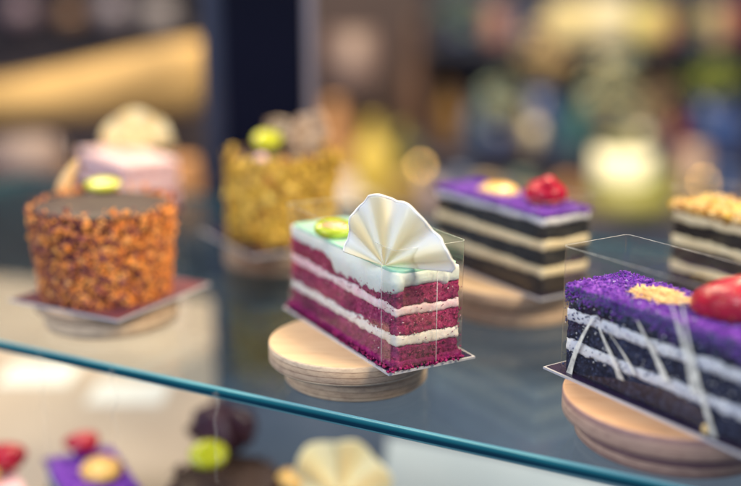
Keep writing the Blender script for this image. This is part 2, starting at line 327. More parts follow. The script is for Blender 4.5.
# ------------------------------------------------------------------ cake pieces
def slab(L, W, z0, z1, mat, name, parent, amp=.0005, freq=320, res=.0014, r=.0015, wob=.0008, seed=0, cx=0, pits=0., drop=None, corner=.003, wobtop=None):
    """one layer of a slice: a rounded rectangular slab with crumbly sides; neighbouring layers share their wandering joints"""
    L2, W2 = L/2, W/2
    wobtop = wob if wobtop is None else wobtop
    h = z1-z0; r = min(r, h*.45)
    loop = rrect(L2, W2, corner, 4, res); n = len(loop); V = []; F = []
    prof = [(z0, r*.9), (z0+r*.12, r*.45), (z0+r*.4, r*.15), (z0+r, 0)]
    k = max(1, int((h-2*r)/res))
    prof += [(z0+r+(h-2*r)*i/k, 0) for i in range(1, k+1)]
    prof += [(z1-r*.4, r*.15), (z1-r*.12, r*.45), (z1, r*.9)]
    s = r*.9
    while s < W2-res*1.2:
        s += res*1.3; prof.append((z1, min(s, W2-1e-4)))
    for z, s in prof:
        for x, y in loop:
            fx = max(0, (L2-s)/L2); fy = max(0, (W2-s)/W2)
            xx = max(-(L2-s), min(L2-s, x)) if L2 > s else 0; yy = max(-(W2-s), min(W2-s, y)) if W2 > s else 0
            V.append(Vector((xx+cx, yy, z)))
    for a in range(len(prof)-1):
        for i in range(n):
            j = (i+1) % n; F.append((a*n+i, a*n+j, (a+1)*n+j, (a+1)*n+i))
    F.append(tuple(range(n-1, -1, -1)))
    me = bpy.data.meshes.new('tmp'); me.from_pydata(V, [], F); me.update()
    nr = [Vector(x.vector) for x in me.vertex_normals]; bpy.data.meshes.remove(me)
    off = Vector((seed*3.17, seed*1.3, seed*.7))
    for i, p in enumerate(V):
        q = p*freq+off; d = amp*(noise.noise(q)+.6*noise.noise(q*2.3)+.4*noise.noise(q*4.9))
        if pits:
            vd = noise.voronoi(p*freq*1.1+off)[0][0]; d -= pits*max(0, .45-vd)*2
        t = (p.z-z0)/h
        zw = lambda zz: noise.noise(Vector((p.x*55, p.y*55, zz*900)))+.5*noise.noise(Vector((p.x*190, p.y*190, zz*900)))+.38*noise.noise(Vector((p.x*520, p.y*520, zz*900)))
        dz = (1-t)*wob*zw(z0)+t*wobtop*zw(z1)
        if drop and t < .5:
            dd = drop(p.x-cx, p.y); dz -= dd*(1-2*t); d += .0011*(dd > .0005)
        V[i] = p+nr[i]*d+Vector((0, 0, dz))
    return mesh(name, V, F, mat, parent)
def crumbs_on_box(mb, L, W, z0, z1, n, s, r, cx=0, m=0, faces='-y+x', grow=.0004):
    for _ in range(n):
        f = r.random(); z = r.uniform(z0, z1); 
        if f < L/(L+W): p = Vector((cx+r.uniform(-L/2, L/2), -W/2-grow, z)); nn = Vector((0, -1, 0))
        else: p = Vector((cx+L/2+grow, r.uniform(-W/2, W/2), z)); nn = Vector((1, 0, 0))
        bit(mb, p, s*r.uniform(.5, 1.3), r, .7, nn, m)
def cake_board(loc, rz, L, W, z, label, top='board_top', group='cake boards under the pastries'):
    o = empty('cake_board', (loc[0], loc[1], z), rz, label, 'cake board', group)
    V, F = box_geo(-L/2, L/2, -W/2, W/2, 0, .0012); mesh('card', V, F, M['board_edge'], o, False)
    V, F = box_geo(-L/2+.0014, L/2-.0014, -W/2+.0014, W/2-.0014, .0012, .0016); mesh('film', V, F, M[top], o, False)
    return o
def stand(x, y, label, r1=.049, r2=.0437, dx=.0035, dy=.007, z=0, h1=.0145, h2=.0265, rz=0., mat='ply'):
    o = empty('wooden_stand', (x, y, z), rz, label, 'cake stand', 'round plywood stands under the cakes')
    b = .0012
    V, F = lathe([(r2-b, 0), (r2, b), (r2, h1-b*.6), (r2-b*.6, h1)], 96, dx, dy); mesh('lower_disc', V, F, M[mat], o, True)
    V, F = lathe([(r1-b, h1), (r1, h1+b), (r1, h2-b), (r1-b*.3, h2-b*.25), (r1-b, h2)], 96); u = mesh('upper_disc', V, F, M[mat], o, True)
    for ob in o.children:
        for p in ob.data.polygons:
            if abs(p.normal.z) > .95: p.use_smooth = False
    return o
def acetate(parent, L, W, z0, z1, cx=0, flap=None, res=.004, cr=.0035, edge_r=.00016):
    P = rrect(L/2, W/2, cr, 5, res); n = len(P); V = []; F = []
    lv = [z0, z0+(z1-z0)*.5, z1]
    for z in lv:
        for x, y in P:
            w = .0014*noise.noise(Vector((x*45, y*45, z*25)))
            V.append((cx+x*(1+w*10), y*(1+w*10), z))
    for k in range(2):
        for i in range(n):
            j = (i+1) % n; F.append((k*n+i, k*n+j, (k+1)*n+j, (k+1)*n+i))
    a = mesh('acetate_wrap', V, F, M['acetate'], parent)
    top = [Vector(V[2*n+i]) for i in range(n)]+[Vector(V[2*n])]
    mb = MB(); mb.add(*tube(top, edge_r, 5))
    mb.build('rim', M['acetate_edge'], a)
    if flap:
        V = []; F = []; pts = []
        x1, x0 = flap      # overlap laid round the near left corner
        for t in range(9): pts.append((cx+x1+(L/2-cr-x1)*t/8, -W/2-.0006))
        for t in range(1, 6): pts.append((cx+L/2-cr+(cr+.0006)*math.sin(R(18*t)), -W/2+cr-(cr+.0006)*math.cos(R(18*t))))
        for t in range(1, 7): pts.append((cx+L/2+.0006, -W/2+cr+(x0+W/2-cr)*t/6))
        for z in (z0+.0005, z1-.0004): V += [(x, y, z) for x, y in pts]
        m = len(pts); F = [(i, i+1, m+i+1, m+i) for i in range(m-1)]
        fl = mesh('flap', V, F, M['acetate'], a)
        mb = MB()
        for i in (0, m-1): mb.add(*tube([V[i], V[m+i]], edge_r*1.7, 5))
        mb.build('flap_edge', M['acetate_edge'], a)
    return a
def shell_fan(parent, out, th, ripple, n_r, loc, rot, mat, rim=.0007, name='chocolate_fan', lean=0., nt=120, nr=26):
    """rippled fan of white chocolate; out = outline as (angle in degrees, radius)"""
    def Rr(a):
        for (a0, r0), (a1, r1) in zip(out, out[1:]):
            if a0 <= a <= a1:
                t = (a-a0)/(a1-a0); t2 = t*t*(3-2*t)*.5+t*.5; return r0+(r1-r0)*t2
        return out[-1][1]
    V = []; F = []; G = []
    a0, a1 = out[0][0], out[-1][0]
    def P(u, v):
        a = a0+(a1-a0)*u; rr = Rr(a)*v
        uu = u+.022*noise.noise(Vector((u*6, n_r, 2)))+.012*noise.noise(Vector((u*17, v*2, 5))); w = math.cos(uu*n_r*2*math.pi)*(1+.28*noise.noise(Vector((u*7, v*1.5, 9)))); rr *= 1+.010*noise.noise(Vector((u*24, 1, n_r)))
        w = math.copysign(abs(w)**.8, w)
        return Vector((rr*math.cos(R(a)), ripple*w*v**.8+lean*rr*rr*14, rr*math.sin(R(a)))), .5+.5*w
    for s in (-1, 1):
        for k in range(nr+1):
            for i in range(nt+1):
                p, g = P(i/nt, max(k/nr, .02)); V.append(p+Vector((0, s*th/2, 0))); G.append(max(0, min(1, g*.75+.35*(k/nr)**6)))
    A = (nt+1); B = A*(nr+1)
    for k in range(nr):
        for i in range(nt):
            q = (k*A+i, k*A+i+1, (k+1)*A+i+1, (k+1)*A+i); F.append(q); F.append(tuple(B+x for x in reversed(q)))
    for i in range(nt): F.append((nr*A+i, nr*A+i+1, B+nr*A+i+1, B+nr*A+i))
    for k in range(nr):
        F.append((k*A, (k+1)*A, B+(k+1)*A, B+k*A)); F.append((k*A+nt, B+k*A+nt, B+(k+1)*A+nt, (k+1)*A+nt))
    o = mesh(name, V, F, mat, parent, True, loc, rot)
    at = o.data.attributes.new('groove', 'FLOAT', 'POINT'); at.data.foreach_set('value', G)
    mb = MB(); mb.add(*tube([P(i/nt, 1)[0] for i in range(nt+1)], rim, 6))
    rm = mb.build('rim', mat, o)
    at = rm.data.attributes.new('groove', 'FLOAT', 'POINT'); at.data.foreach_set('value', [1.0]*len(rm.data.vertices))
    return o
def kiwi_slice(parent, loc, rot, r, th, mat='kiwi', core=True, half=False, name='kiwi_slice'):
    n = 40; V, F = lathe([(r*.25, 0), (r*.93, 0), (r, th*.25), (r, th*.75), (r*.94, th), (r*.45, th*1.04), (.0001, th*1.04)], n)
    V = [Vector((x, y*.8, z)) for x, y, z in V]
    o = mesh(name, V, F, M[mat], parent, True, loc, rot)
    if core:
        V, F = lathe([(r*.60, th*.9), (r*.58, th*1.08), (r*.40, th*1.12), (.0001, th*1.18)], 24)
        V = [Vector((x*1.1, y*.6, z)) for x, y, z in V]; mesh('core', V, F, M['kiwi_core'], o)
        mb = MB()
        for i in range(22):
            a = i*2*math.pi/22+rnd.uniform(-.08, .08); q = r*rnd.uniform(.52, .64)
            bit(mb, (q*math.cos(a)*1.05, q*math.sin(a)*.72, th*1.03), r*.035, rnd, .6)
        mb.build('seeds', M['seed_dark'], o)
    return o
def strawberry(parent, loc, rot, r, L, name='strawberry', seeds=70, flat=.75):
    """halved glazed berry: long heart shape lying down"""
    nu, nv = 40, 28; V = []; F = []; S = []
    def P(u, v):
        t = v*math.pi; prof = math.sin(t)**.75*(1+.62*(v-.75))*r
        x = -math.cos(t)*L/2
        return Vector((x, prof*math.cos(u), prof*math.sin(u)*flat))
    for k in range(nv+1):
        for i in range(nu):
            p = P(2*math.pi*i/nu, k/nv); p *= 1+.05*noise.noise(p*120); V.append(p)
    for k in range(nv):
        for i in range(nu):
            j = (i+1) % nu; F.append((k*nu+i, (k+1)*nu+i, (k+1)*nu+j, k*nu+j))
    o = mesh(name, V, F, M['berry'], parent, True, loc, rot)
    if seeds:
        mb = MB()
        for i in range(seeds):
            v = .10+.80*((i*.7548777) % 1); u = 6.2832*((i*.5698403) % 1)
            p = P(u, v); p *= 1.0; bit(mb, p, r*.035, rnd, .6)
        mb.build('seeds', M['seed_gold'], o)
    return o
def shred_pile(parent, loc, rx, ry, h, n, L, w, mat='shred', name='shred_pile', seed=1):
    r = random.Random(seed); mb = MB()
    for i in range(n):
        a = r.uniform(0, 6.283); q = math.sqrt(r.random())
        p = Vector((rx*q*math.cos(a), ry*q*math.sin(a), h*(1-q*q)*r.uniform(.2, 1)+w))
        curl(mb, p, L*r.uniform(.6, 1.3), w*r.uniform(.7, 1.3), r)
    return mb.build(name, M[mat], parent, True, loc)

ANG = math.atan2(-.874, .485)          # direction of the slices on the shelf (their near ends point at the right of the camera)
BOARD_Z = .0265

# ================================================================== upper shelf
E0, E1 = on_z(0, 341, 0), on_z(632, 476, 0)
edir = (E1-E0); edir.z = 0; edir.normalize(); ddir = Vector((-edir.y, edir.x, 0))
shelf = empty('glass_shelf', (E0.x, E0.y, 0), math.atan2(edir.y, edir.x), 'thick clear glass shelf with teal front edge carrying the upper cakes', 'glass shelf')
TH = .0076
V, F = box_geo(-.45, .85, .0012, .47, -TH, 0)
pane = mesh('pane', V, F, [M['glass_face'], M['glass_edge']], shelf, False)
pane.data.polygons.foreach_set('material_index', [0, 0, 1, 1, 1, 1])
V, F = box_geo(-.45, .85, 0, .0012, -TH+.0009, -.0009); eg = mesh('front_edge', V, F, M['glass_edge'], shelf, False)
def along(px, dz=0):                   # distance along the edge that shows at pixel column px
    p = ray(px, 0); a = p.x/p.y
    e = E0; t = (a*e.y-e.x)/(edir.x-a*edir.y); return t
for px, ln in ((12, .085), (90, .05), (200, .06)):
    t = along(px); P = []
    for i in range(24):
        q = i/23; P.append((t+.0045*noise.noise(Vector((px, q*4, 0)))+.0012*noise.noise(Vector((px, q*15, 0))), -.0010, -.003-ln*q))
    mb = MB(); mb.add(*tube(P, lambda u: .0013*(1-.5*u)+.0008*math.exp(-(u*14)**2), 8)); mb.build('drip', M['drip'], shelf)

# ------------------------------------------------------------------ centre: red velvet slice
A, B, C = on_z(284, 308, .027), on_z(390, 376, .027), on_z(474, 357, .027)
bc = (A+C)/2
stand(-.0125, .591, 'pale plywood stand under the red velvet slice, biggest grain showing at the front', dx=.0035, dy=.007)
cake_board(bc, ANG, .1397, .0572, BOARD_Z, 'dark silver edged board under the red velvet slice with mint top')
ROOT = Vector((bc.x-.0014*.485-.0015*.874, bc.y+.0014*.874-.0015*.485, BOARD_Z+.0016))
cake = empty('cake_slice', ROOT, ANG, 'red velvet slice with mint glaze and upright white chocolate fan', 'cake', 'layered cake slices on the upper shelf')
CL, CW = .136, .0428
z = 0
slab(CL+.0035, CW+.0045, 0, .0045, M['velvet_base'], 'crumb_base', cake, .0011, 260, .0013, .002, .0004, 11, 0, .0006)
seq = [('sponge_layer', 'velvet_base', .0085, 1), ('cream_layer', 'cream', .0066, 0), ('sponge_layer', 'velvet', .0112, 1), ('cream_layer', 'pink_cream', .0058, 0), ('sponge_layer', 'velvet', .0100, 1)]
z = .0038
for k, (nm, mt, h, sp) in enumerate(seq):
    slab(CL-(0 if not sp else .0006), CW-(0 if not sp else .0006), z, z+h, M[mt], nm, cake, .0010 if sp else .0006, 420 if sp else 240, .0009, .0012 if sp else .0020, .0015, k+1, 0, .0014 if sp else 0)
    z += h
def dropf(x, y):
    if y > -CW/2+.006: 
        return 0.0016*max(0, noise.noise(Vector((x*90, y*140, 5)))) if x > CL/2-.006 else 0
    t = max(0, min(1, (x+.010)/.006))*max(0, min(1, (CL/2+.008-x)/.03)); return t*(.0075+.003*noise.noise(Vector((x*160, 2, 0))))+.0012*max(0, noise.noise(Vector((x*130, 1, 7))))
slab(CL+.0004, CW+.0004, z, z+.0088, M['cream_mint'], 'cream_top', cake, .0005, 150, .0011, .003, .0009, 9, 0, 0, dropf, .004, .0003)
z += .0084
slab(CL-.0012, CW-.0012, z-.0006, z+.0016, M['mint'], 'mint_glaze', cake, .0003, 60, .0015, .0008, .0002, 12, 0, 0, None, .006)
ztop = z+.0016
# loose crumbs clinging to the cut faces and fallen on the board
r1 = random.Random(3); mb = MB()
for za, zb_, nn_ in ((.003, .0120, 360), (.0185, .0305, 420), (.036, .0460, 300)): crumbs_on_box(mb, CL, CW, za, zb_, nn_, .0007, r1)
for _ in range(0): pass
for i in range(240):
    x = r1.uniform(-CL/2-.002, CL/2+.0045); y = -CW/2-r1.uniform(.0008, .0055)
    if r1.random() < .35: x = CL/2+r1.uniform(.0005, .0052); y = r1.uniform(-CW/2-.004, CW/2)
    bit(mb, (x, y, r1.uniform(.0004, .002)), r1.uniform(.0005, .0014), r1)
mb.build('crumbs', M['velvet'], cake)
mb = MB(); crumbs_on_box(mb, CL, CW, .003, .0440, 200, .0005, r1); mb.build('dark_crumbs', M['velvet_base'], cake)
mb = MB(); crumbs_on_box(mb, CL, CW, .004, .0440, 60, .0005, r1); mb.build('pink_crumbs', M['pink_cream'], cake)
def to_local(o, p): 
    q = Matrix.Rotation(-o.rotation_euler.z, 3, 'Z') @ (Vector(p)-o.location); return q
ZT = ROOT.z+ztop
acetate(cake, CL+.0035, CW+.0035, .0006, .0685, 0, flap=(CL/2-.011, .004))
# the fan, standing across the near half of the slice
fb = on_z(385, 266, ZT); fl = on_z(343, 257, ZT); fr = on_z(453, 271, ZT)
fdir = (fr-fl); fyaw = math.atan2(fdir.y, fdir.x)-cake.rotation_euler.z
ux = fdir.length/115; uz = .000555
pts = [(450, 271), (454, 260), (451, 247), (442, 236), (431, 228), (424, 215), (412, 205), (396, 202), (381, 195), (368, 199), (359, 209), (352, 219), (349, 232), (344, 247), (343, 257)]
out = []
for px, py in pts:
    dx = (px-385)*ux; dz = (266-py+1)*uz if py < 266 else 0.0004
    out.append((math.degrees(math.atan2(max(dz, 0.0003), dx)), math.hypot(dx, dz)))
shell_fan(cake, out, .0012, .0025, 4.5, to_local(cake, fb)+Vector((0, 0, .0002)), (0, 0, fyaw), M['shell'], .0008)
kp = to_local(cake, on_z(334, 236, ZT))
kiwi_slice(cake, kp+Vector((0, 0, .0028)), (R(16), R(0), R(70)), .0122, .0046)
# green leaf slivers by the fan's foot
mb = MB()
for px, py, s in ((368, 258, .007), (405, 262, .008), (415, 264, .006)):
    p = to_local(cake, on_z(px, py, ZT))
    mb.add(*tube([p+Vector((-s, 0, .0006)), p+Vector((-.3*s, .001, .0016)), p+Vector((s*.4, 0, .0014)), p+Vector((s, -.001, .0005))], lambda u: .0012*math.sin(math.pi*min(.95, max(.06, u)))+.0002, 6))
mb.build('green_garnish', M['kiwi'], cake)

# ------------------------------------------------------------------ right: purple crumb slice
A2 = on_z(543, 367, .0275); B2 = on_z(741, 455, .0275)
ang2 = math.atan2((B2-A2).y, (B2-A2).x); d2 = (B2-A2).normalized(); n2 = Vector((-d2.y, d2.x, 0))
bl, bw = .148, .060
bc2 = A2+d2*bl/2+n2*bw/2
stand(.1590, .5050, 'reddish grained plywood stand under the nearest purple crumb slice', dx=.003, dy=.006, r1=.0575, r2=.0520, mat='ply_rose')
cake_board(bc2, ang2, bl, bw, BOARD_Z, 'black silver edged board under the nearest purple slice')
r2 = Vector((bc2.x, bc2.y, BOARD_Z+.0016))+d2*.001-n2*.001
def slice_cake(loc, rz, L, W, seq, label, wob=.0011, res=.0014, name='cake_slice', group='layered cake slices on the upper shelf', amp=.0006):
    o = empty(name, loc, rz, label, 'cake', group); z = 0
    for k, (nm, mt, h, sp) in enumerate(seq):
        slab(L-(.0008 if sp else 0), W-(.0008 if sp else 0), z, z+h, M[mt], nm, o, amp, 330 if sp else 170, res, .0012 if sp else .002, wob, k+1+len(label), 0, .0006 if sp else 0)
        z += h
    return o, z
navy = [('sponge_layer', 'navy_sponge', .0115, 1), ('cream_layer', 'lav_cream', .0066, 0), ('sponge_layer', 'navy_sponge', .0108, 1), ('cream_layer', 'lav_cream', .0064, 0), ('sponge_layer', 'navy_sponge', .0112, 1)]
M['lav_cream'] = mottled('grey white cream', [(.3, (.60, .63, .76)), (.6, (.84, .85, .90))], 120, .5, .6, 500, .1, (.003,))
L2, W2 = .133, .0445
pur, zt = slice_cake(r2, ang2, L2, W2, navy, 'dark layered slice with purple crumbs and glazed strawberry at right front', .0014, .0012)
def crumb_top(parent, L, W, z, n, s, seed, mats=('purple', 'lilac', 'blue_crumb'), over=.004, h=.0022, wts=(.90, .93), name='crumb_topping'):
    r = random.Random(seed)
    o = slab(L-.001, W-.001, z-.001, z+h, M[mats[0]], name, parent, .0009, 300, .0016, .002, .0006, seed, 0, .0004)
    mb = MB(); 
    for i in range(n):
        x = r.uniform(-L/2, L/2); y = r.uniform(-W/2, W/2); zz = z+h+r.uniform(-.0004, .0011)
        q = r.random(); k = 0 if q < wts[0] else 1 if q < wts[1] else 2
        e = r.random()
        if e < .30:      # spilling over the visible edges
            y = -W/2-.0005; zz = z+h-abs(r.gauss(0, over)); k = k if r.random() < .6 else 2
        elif e < .37: x = -L/2-.0004; zz = z+h-abs(r.gauss(0, over))
        elif e < .44: x = L/2+.0004; zz = z+h-abs(r.gauss(0, over))
        bit(mb, (x, y, zz), s*r.uniform(.5, 1.3), r, 1, None, k)
    c = mb.build('loose_crumb', [M[m] for m in mats], o, False); return o
crumb_top(pur, L2, W2, zt, 6500, .00080, 5, over=.0042)
mb = MB(); r4 = random.Random(12)
crumbs_on_box(mb, L2, W2, .002, zt, 600, .00075, r4, m=0); 
mb.build('crumbs', M['blue_crumb'], pur)
mb = MB(); crumbs_on_box(mb, L2, W2, .010, zt-.002, 260, .0006, r4); mb.build('cream_flecks', M['lav_cream'], pur)
acetate(pur, L2+.004, W2+.004, .0004, .0700, 0)
p = to_local(pur, on_z(661, 296, r2.z+zt+.003)); shred_pile(pur, Vector((p.x, p.y, zt+.0022)), .0165, .010, .0035, 330, .0085, .00042, seed=3)
p = to_local(pur, on_z(722, 318, r2.z+zt)); strawberry(pur, Vector((p.x+.004, p.y, zt+.0100)), (R(8), R(-13), R(20)), .0180, .040)
# reflected glints painted as pale strips on the front plastic
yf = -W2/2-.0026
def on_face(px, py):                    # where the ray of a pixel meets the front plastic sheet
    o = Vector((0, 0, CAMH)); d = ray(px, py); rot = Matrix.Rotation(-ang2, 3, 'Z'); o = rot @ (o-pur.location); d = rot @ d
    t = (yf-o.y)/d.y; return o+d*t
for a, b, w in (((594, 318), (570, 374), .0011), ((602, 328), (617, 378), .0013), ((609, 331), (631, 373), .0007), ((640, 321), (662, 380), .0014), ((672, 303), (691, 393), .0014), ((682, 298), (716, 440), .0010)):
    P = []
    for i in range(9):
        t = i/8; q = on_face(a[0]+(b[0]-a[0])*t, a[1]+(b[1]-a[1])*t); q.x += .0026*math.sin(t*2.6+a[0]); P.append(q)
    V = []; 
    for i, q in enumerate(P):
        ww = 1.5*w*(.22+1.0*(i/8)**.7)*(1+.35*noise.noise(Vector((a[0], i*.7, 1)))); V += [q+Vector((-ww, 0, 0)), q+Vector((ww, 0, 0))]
    mesh('glint_strip', V, [(2*i, 2*i+1, 2*i+3, 2*i+2) for i in range(8)], M['glint'], pur)
q = on_face(705, 430); mb = MB(); mb.add(*ball(q, .0022, .0006, .0030, 12, 8)); mb.build('almond_flake', M['pale_crumb'], pur)
for i in range(2): pass

# ------------------------------------------------------------------ round cakes
def round_cake(loc, r, h, coat, label, n, s, seed, flat=.8, core='choc_sponge', rimh=.004, taper=.94, rz=0, top='choc', share=0., group='round cakes with crumb coats'):
    o = empty('round_cake', loc, rz, label, 'cake', group); rr = random.Random(seed)
    V, F = lathe([(r*taper*.97, 0), (r*taper, .001), (r, h-.002), (r*.985, h)], 96); mesh('cake_body', V, F, M[core], o)
    V, F = lathe([(r*.95, h-.0006), (r*.95, h+.0008), (r*.92, h+.0016), (r*.5, h+.0019), (.0001, h+.0019)], 96); mesh('chocolate_top', V, F, M[top], o)
    mb = MB()
    for i in range(n):
        a = rr.uniform(0, 6.2832); zz = rr.uniform(.0006, h-s*.55); rad = r*(taper+(1-taper)*zz/h)
        k = 0 if rr.random() < .80-share*(.5+.5*math.cos(a-3.7)) else 1  # brown crumbs thicken towards the left, painting in the shaded side
        if rr.random() < .05*(.3+max(0, noise.noise(Vector((math.cos(a)*2, math.sin(a)*2, seed))))*2.4): zz = h+abs(rr.gauss(0, rimh*.5)); rad = r*rr.uniform(.93, 1.03)
        rad += rr.uniform(0, s*1.0)
        if zz < h: rad += .0016*noise.noise(Vector((math.cos(a)*5, math.sin(a)*5, zz*160+seed)))
        nn = Vector((math.cos(a), math.sin(a), rr.uniform(-.3, .3))).normalized()
        bit(mb, (rad*math.cos(a), rad*math.sin(a), zz), s*(rr.uniform(.4, 1.2) if rr.random() < .82 else rr.uniform(1.3, 2.4)), rr, flat*rr.uniform(.5, 1.1), nn, k)
    for i in range(90):
        a = rr.uniform(0, 6.283); q = r*(taper+abs(rr.gauss(.02, .06))); bit(mb, (q*math.cos(a), q*math.sin(a), .0006), s*rr.uniform(.3, .8), rr, .7, None, i % 2)
    mb.build('crumb_coat', [M[c] for c in coat], o, False)
    return o
# left, orange
LC = Vector((-.189, .709, 0))
stand(LC.x, LC.y, 'wooden stand below the orange crumb coated cake at left', r1=.050, r2=.047, dx=.002, dy=-.002, rz=.8, h1=.012, h2=.020)
q0, q1 = on_z(118, 321, .0212), on_z(214, 282, .0212)
M['wine_board'] = mottled('wine coloured film', [(.3, (.10, .03, .05)), (.7, (.22, .07, .09))], 60, .3, .1, 60, coat=.2)
qd = (q1-q0).normalized(); qs = (q1-q0).length*.96; qc = q0+qd*qs/2+Vector((-qd.y, qd.x, 0))*qs/2
cake_board((qc.x, qc.y), math.atan2(qd.y, qd.x), qs, qs, .020, 'square wine coloured board under the orange crumb cake', 'wine_board')
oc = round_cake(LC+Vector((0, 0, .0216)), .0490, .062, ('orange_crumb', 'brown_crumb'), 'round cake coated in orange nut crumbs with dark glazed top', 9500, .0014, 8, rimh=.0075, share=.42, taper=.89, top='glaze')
hh = .064
kiwi_slice(oc, to_local(oc, on_z(106, 192, LC.z+.0216+hh))+Vector((-.003, 0.004, .0035)), (R(14), 0, R(8)), .0130, .0036, 'lime', False)
p = to_local(oc, on_z(70, 190, .0216+hh))
mb = MB(); mb.add(*tube([p+Vector((-.005+.012*(i/9)**1.3, 0, -.001+.024*i/9)) for i in range(10)], lambda u: .0056*(1-u)**.55+.0006, 12)); mb.build('biscuit_curl', M['shred'], oc)
mb = MB(); mb.add(*tube([p+Vector((-.002, .004, 0)), p+Vector((-.0025, .005, .022)), p+Vector((-.002, .006, .044))], .0013, 8)); mb.build('chocolate_stick', M['choc'], oc)
mb = MB(); mb.add(*ball(p+Vector((.012, -.002, .002)), .0032, .0038, .0035, 14, 10)); mb.build('berry', M['choc'], oc)
# back, gold
GC = Vector((-.076, .868, 0))
stand(GC.x+.003, GC.y+.0, 'pinkish blurred wooden stand under the golden flake cake', r1=.052, r2=.048, rz=1.4, h1=.012, h2=.022)
cake_board((GC.x+.0, GC.y+.002), R(31), .108, .108, .022, 'square dark board under the golden flake cake')
gc = round_cake(GC+Vector((0, 0, .0236)), .0450, .072, ('gold_flake', 'amber_flake'), 'round cake coated in golden flakes behind the red velvet slice', 2600, .0032, 21, .35, rimh=.0025)
gz = .0236+.074
kiwi_slice(gc, to_local(gc, on_z(268, 148, gz))+Vector((0, -.002, .006)), (R(34), 0, R(0)), .0125, .005, 'lime', False)
p = to_local(gc, on_z(296, 147, gz))
mb = MB(); rs_ = random.Random(4)
for k, (ox, oy, tilt, sz) in enumerate(((-.004, 0, -.5, .017), (.007, .003, .35, .018), (.002, -.005, .05, .013))):
    n_ = 9; Q = Matrix.Rotation(tilt, 3, 'Y') @ Matrix.Rotation(.5*k-.4, 3, 'Z')
    ring = [Vector((math.cos(6.283*i/n_)*sz*rs_.uniform(.55, 1.15), 0, sz+math.sin(6.283*i/n_)*sz*rs_.uniform(.6, 1.15))) for i in range(n_)]
    V = [p+Vector((ox, oy, -.002))+Q @ (v+Vector((0, sg*.0012+.25*v.x*v.x/sz, 0))) for sg in (-1, 1) for v in ring]
    mb.add(V, [tuple(range(n_)), tuple(range(2*n_-1, n_-1, -1))]+[(i, n_+i, n_+(i+1) % n_, (i+1) % n_) for i in range(n_)])
mb.build('chocolate_shard', M['marble'], gc, False)
p = to_local(gc, on_z(262, 158, gz)); mb = MB(); mb.add(*ball(p+Vector((0, -.004, .000)), .005, .004, .0045, 14, 10)); mb.build('cream_dot', M['rose'], gc)

# ------------------------------------------------------------------ back right purple slice
b3 = on_z(541, 296, .0281); ang3 = ANG+R(3)
d3 = Vector((math.cos(ang3), math.sin(ang3), 0)); n3 = Vector((-d3.y, d3.x, 0)); L3, W3 = .125, .043
c3 = b3-d3*L3/2+n3*W3/2
stand(c3.x+.004, c3.y-.004, 'warm plywood stand under the purple slice with peach and cherry', rz=.3, dx=.001, dy=0.0, r1=.053, r2=.048)
cake_board(c3, ang3, L3+.010, W3+.010, BOARD_Z, 'dark board under the purple slice with peach and cherry')
M['ivory'] = mottled('ivory cream', [(.3, (.76, .62, .38)), (.7, (.90, .80, .56))], 80, .5, .4, 400)
seq3 = [('sponge_layer', 'dark_sponge', .0125, 1), ('cream_layer', 'ivory', .0066, 0), ('sponge_layer', 'green_sponge', .0120, 1), ('cream_layer', 'ivory', .0066, 0), ('sponge_layer', 'green_sponge', .0115, 1), ('cream_layer', 'lav_cream', .0045, 0)]
M['green_sponge'] = sponge('dark olive crumb', (.010, .012, .022), (.034, .038, .050), (.11, .12, .12))
bp3, z3 = slice_cake(Vector((c3.x, c3.y, BOARD_Z+.0016)), ang3, L3, W3, seq3, 'purple topped dark slice with peach piece and red cherry behind the fan', .001, .002)
crumb_top(bp3, L3, W3, z3, 1500, .0012, 15, over=.001, h=.003)
p = to_local(bp3, on_z(499, 190, BOARD_Z+.0016+z3+.004)); mb = MB(); mb.add(*ball((p.x, p.y, z3+.004), .0185, .014, .0055, 20, 12, None, .2, 3)); mb.build('peach_piece', M['peach'], bp3)
p = to_local(bp3, on_z(545, 204, BOARD_Z+.0016+z3+.003)); mb = MB(); mb.add(*ball((p.x, p.y, z3+.0105), .0150, .0145, .0105, 24, 16, None, .12, 5)); ch = mb.build('cherry', M['berry'], bp3)
mb = MB()
for k in range(2): mb.add(*ball((p.x+.001+.006*k, p.y+.002-.006*k, z3+.019), .0055, .005, .004, 14, 10)); 
mb.build('berry', M['berry'], bp3)
acetate(bp3, L3+.004, W3+.004, .0004, z3+.012)
# ------------------------------------------------------------------ far right crumb topped slice
p4 = on_z(667, 285, .0281); ang4 = ANG+R(2)
d4 = Vector((math.cos(ang4), math.sin(ang4), 0)); n4 = Vector((-d4.y, d4.x, 0)); L4, W4 = .125, .044
c4 = p4+d4*L4/2+n4*W4/2
stand(c4.x, c4.y, 'wooden stand hidden under the cream striped slice at far right', rz=2.9)
cake_board(c4, ang4, L4+.012, W4+.012, BOARD_Z, 'dark board under the cream striped slice at far right')
seq4 = [('sponge_layer', 'dark_sponge', .0120, 1), ('cream_layer', 'ivory', .0072, 0), ('sponge_layer', 'dark_sponge', .0115, 1), ('cream_layer', 'ivory', .0070, 0), ('sponge_layer', 'dark_sponge', .0095, 1), ('cream_layer', 'ivory', .0075, 0)]
fs, z4 = slice_cake(Vector((c4.x, c4.y, BOARD_Z+.0016)), ang4, L4, W4, seq4, 'dark slice with cream stripes and heaped golden crumbs at far right', .0016, .002)
crumb_top(fs, L4, W4, z4, 1500, .0028, 31, ('pale_crumb', 'gold_flake', 'amber_flake'), over=.0012, h=.004, wts=(.5, .8), name='biscuit_topping')
acetate(fs, L4+.004, W4+.004, .0004, z4+.016)
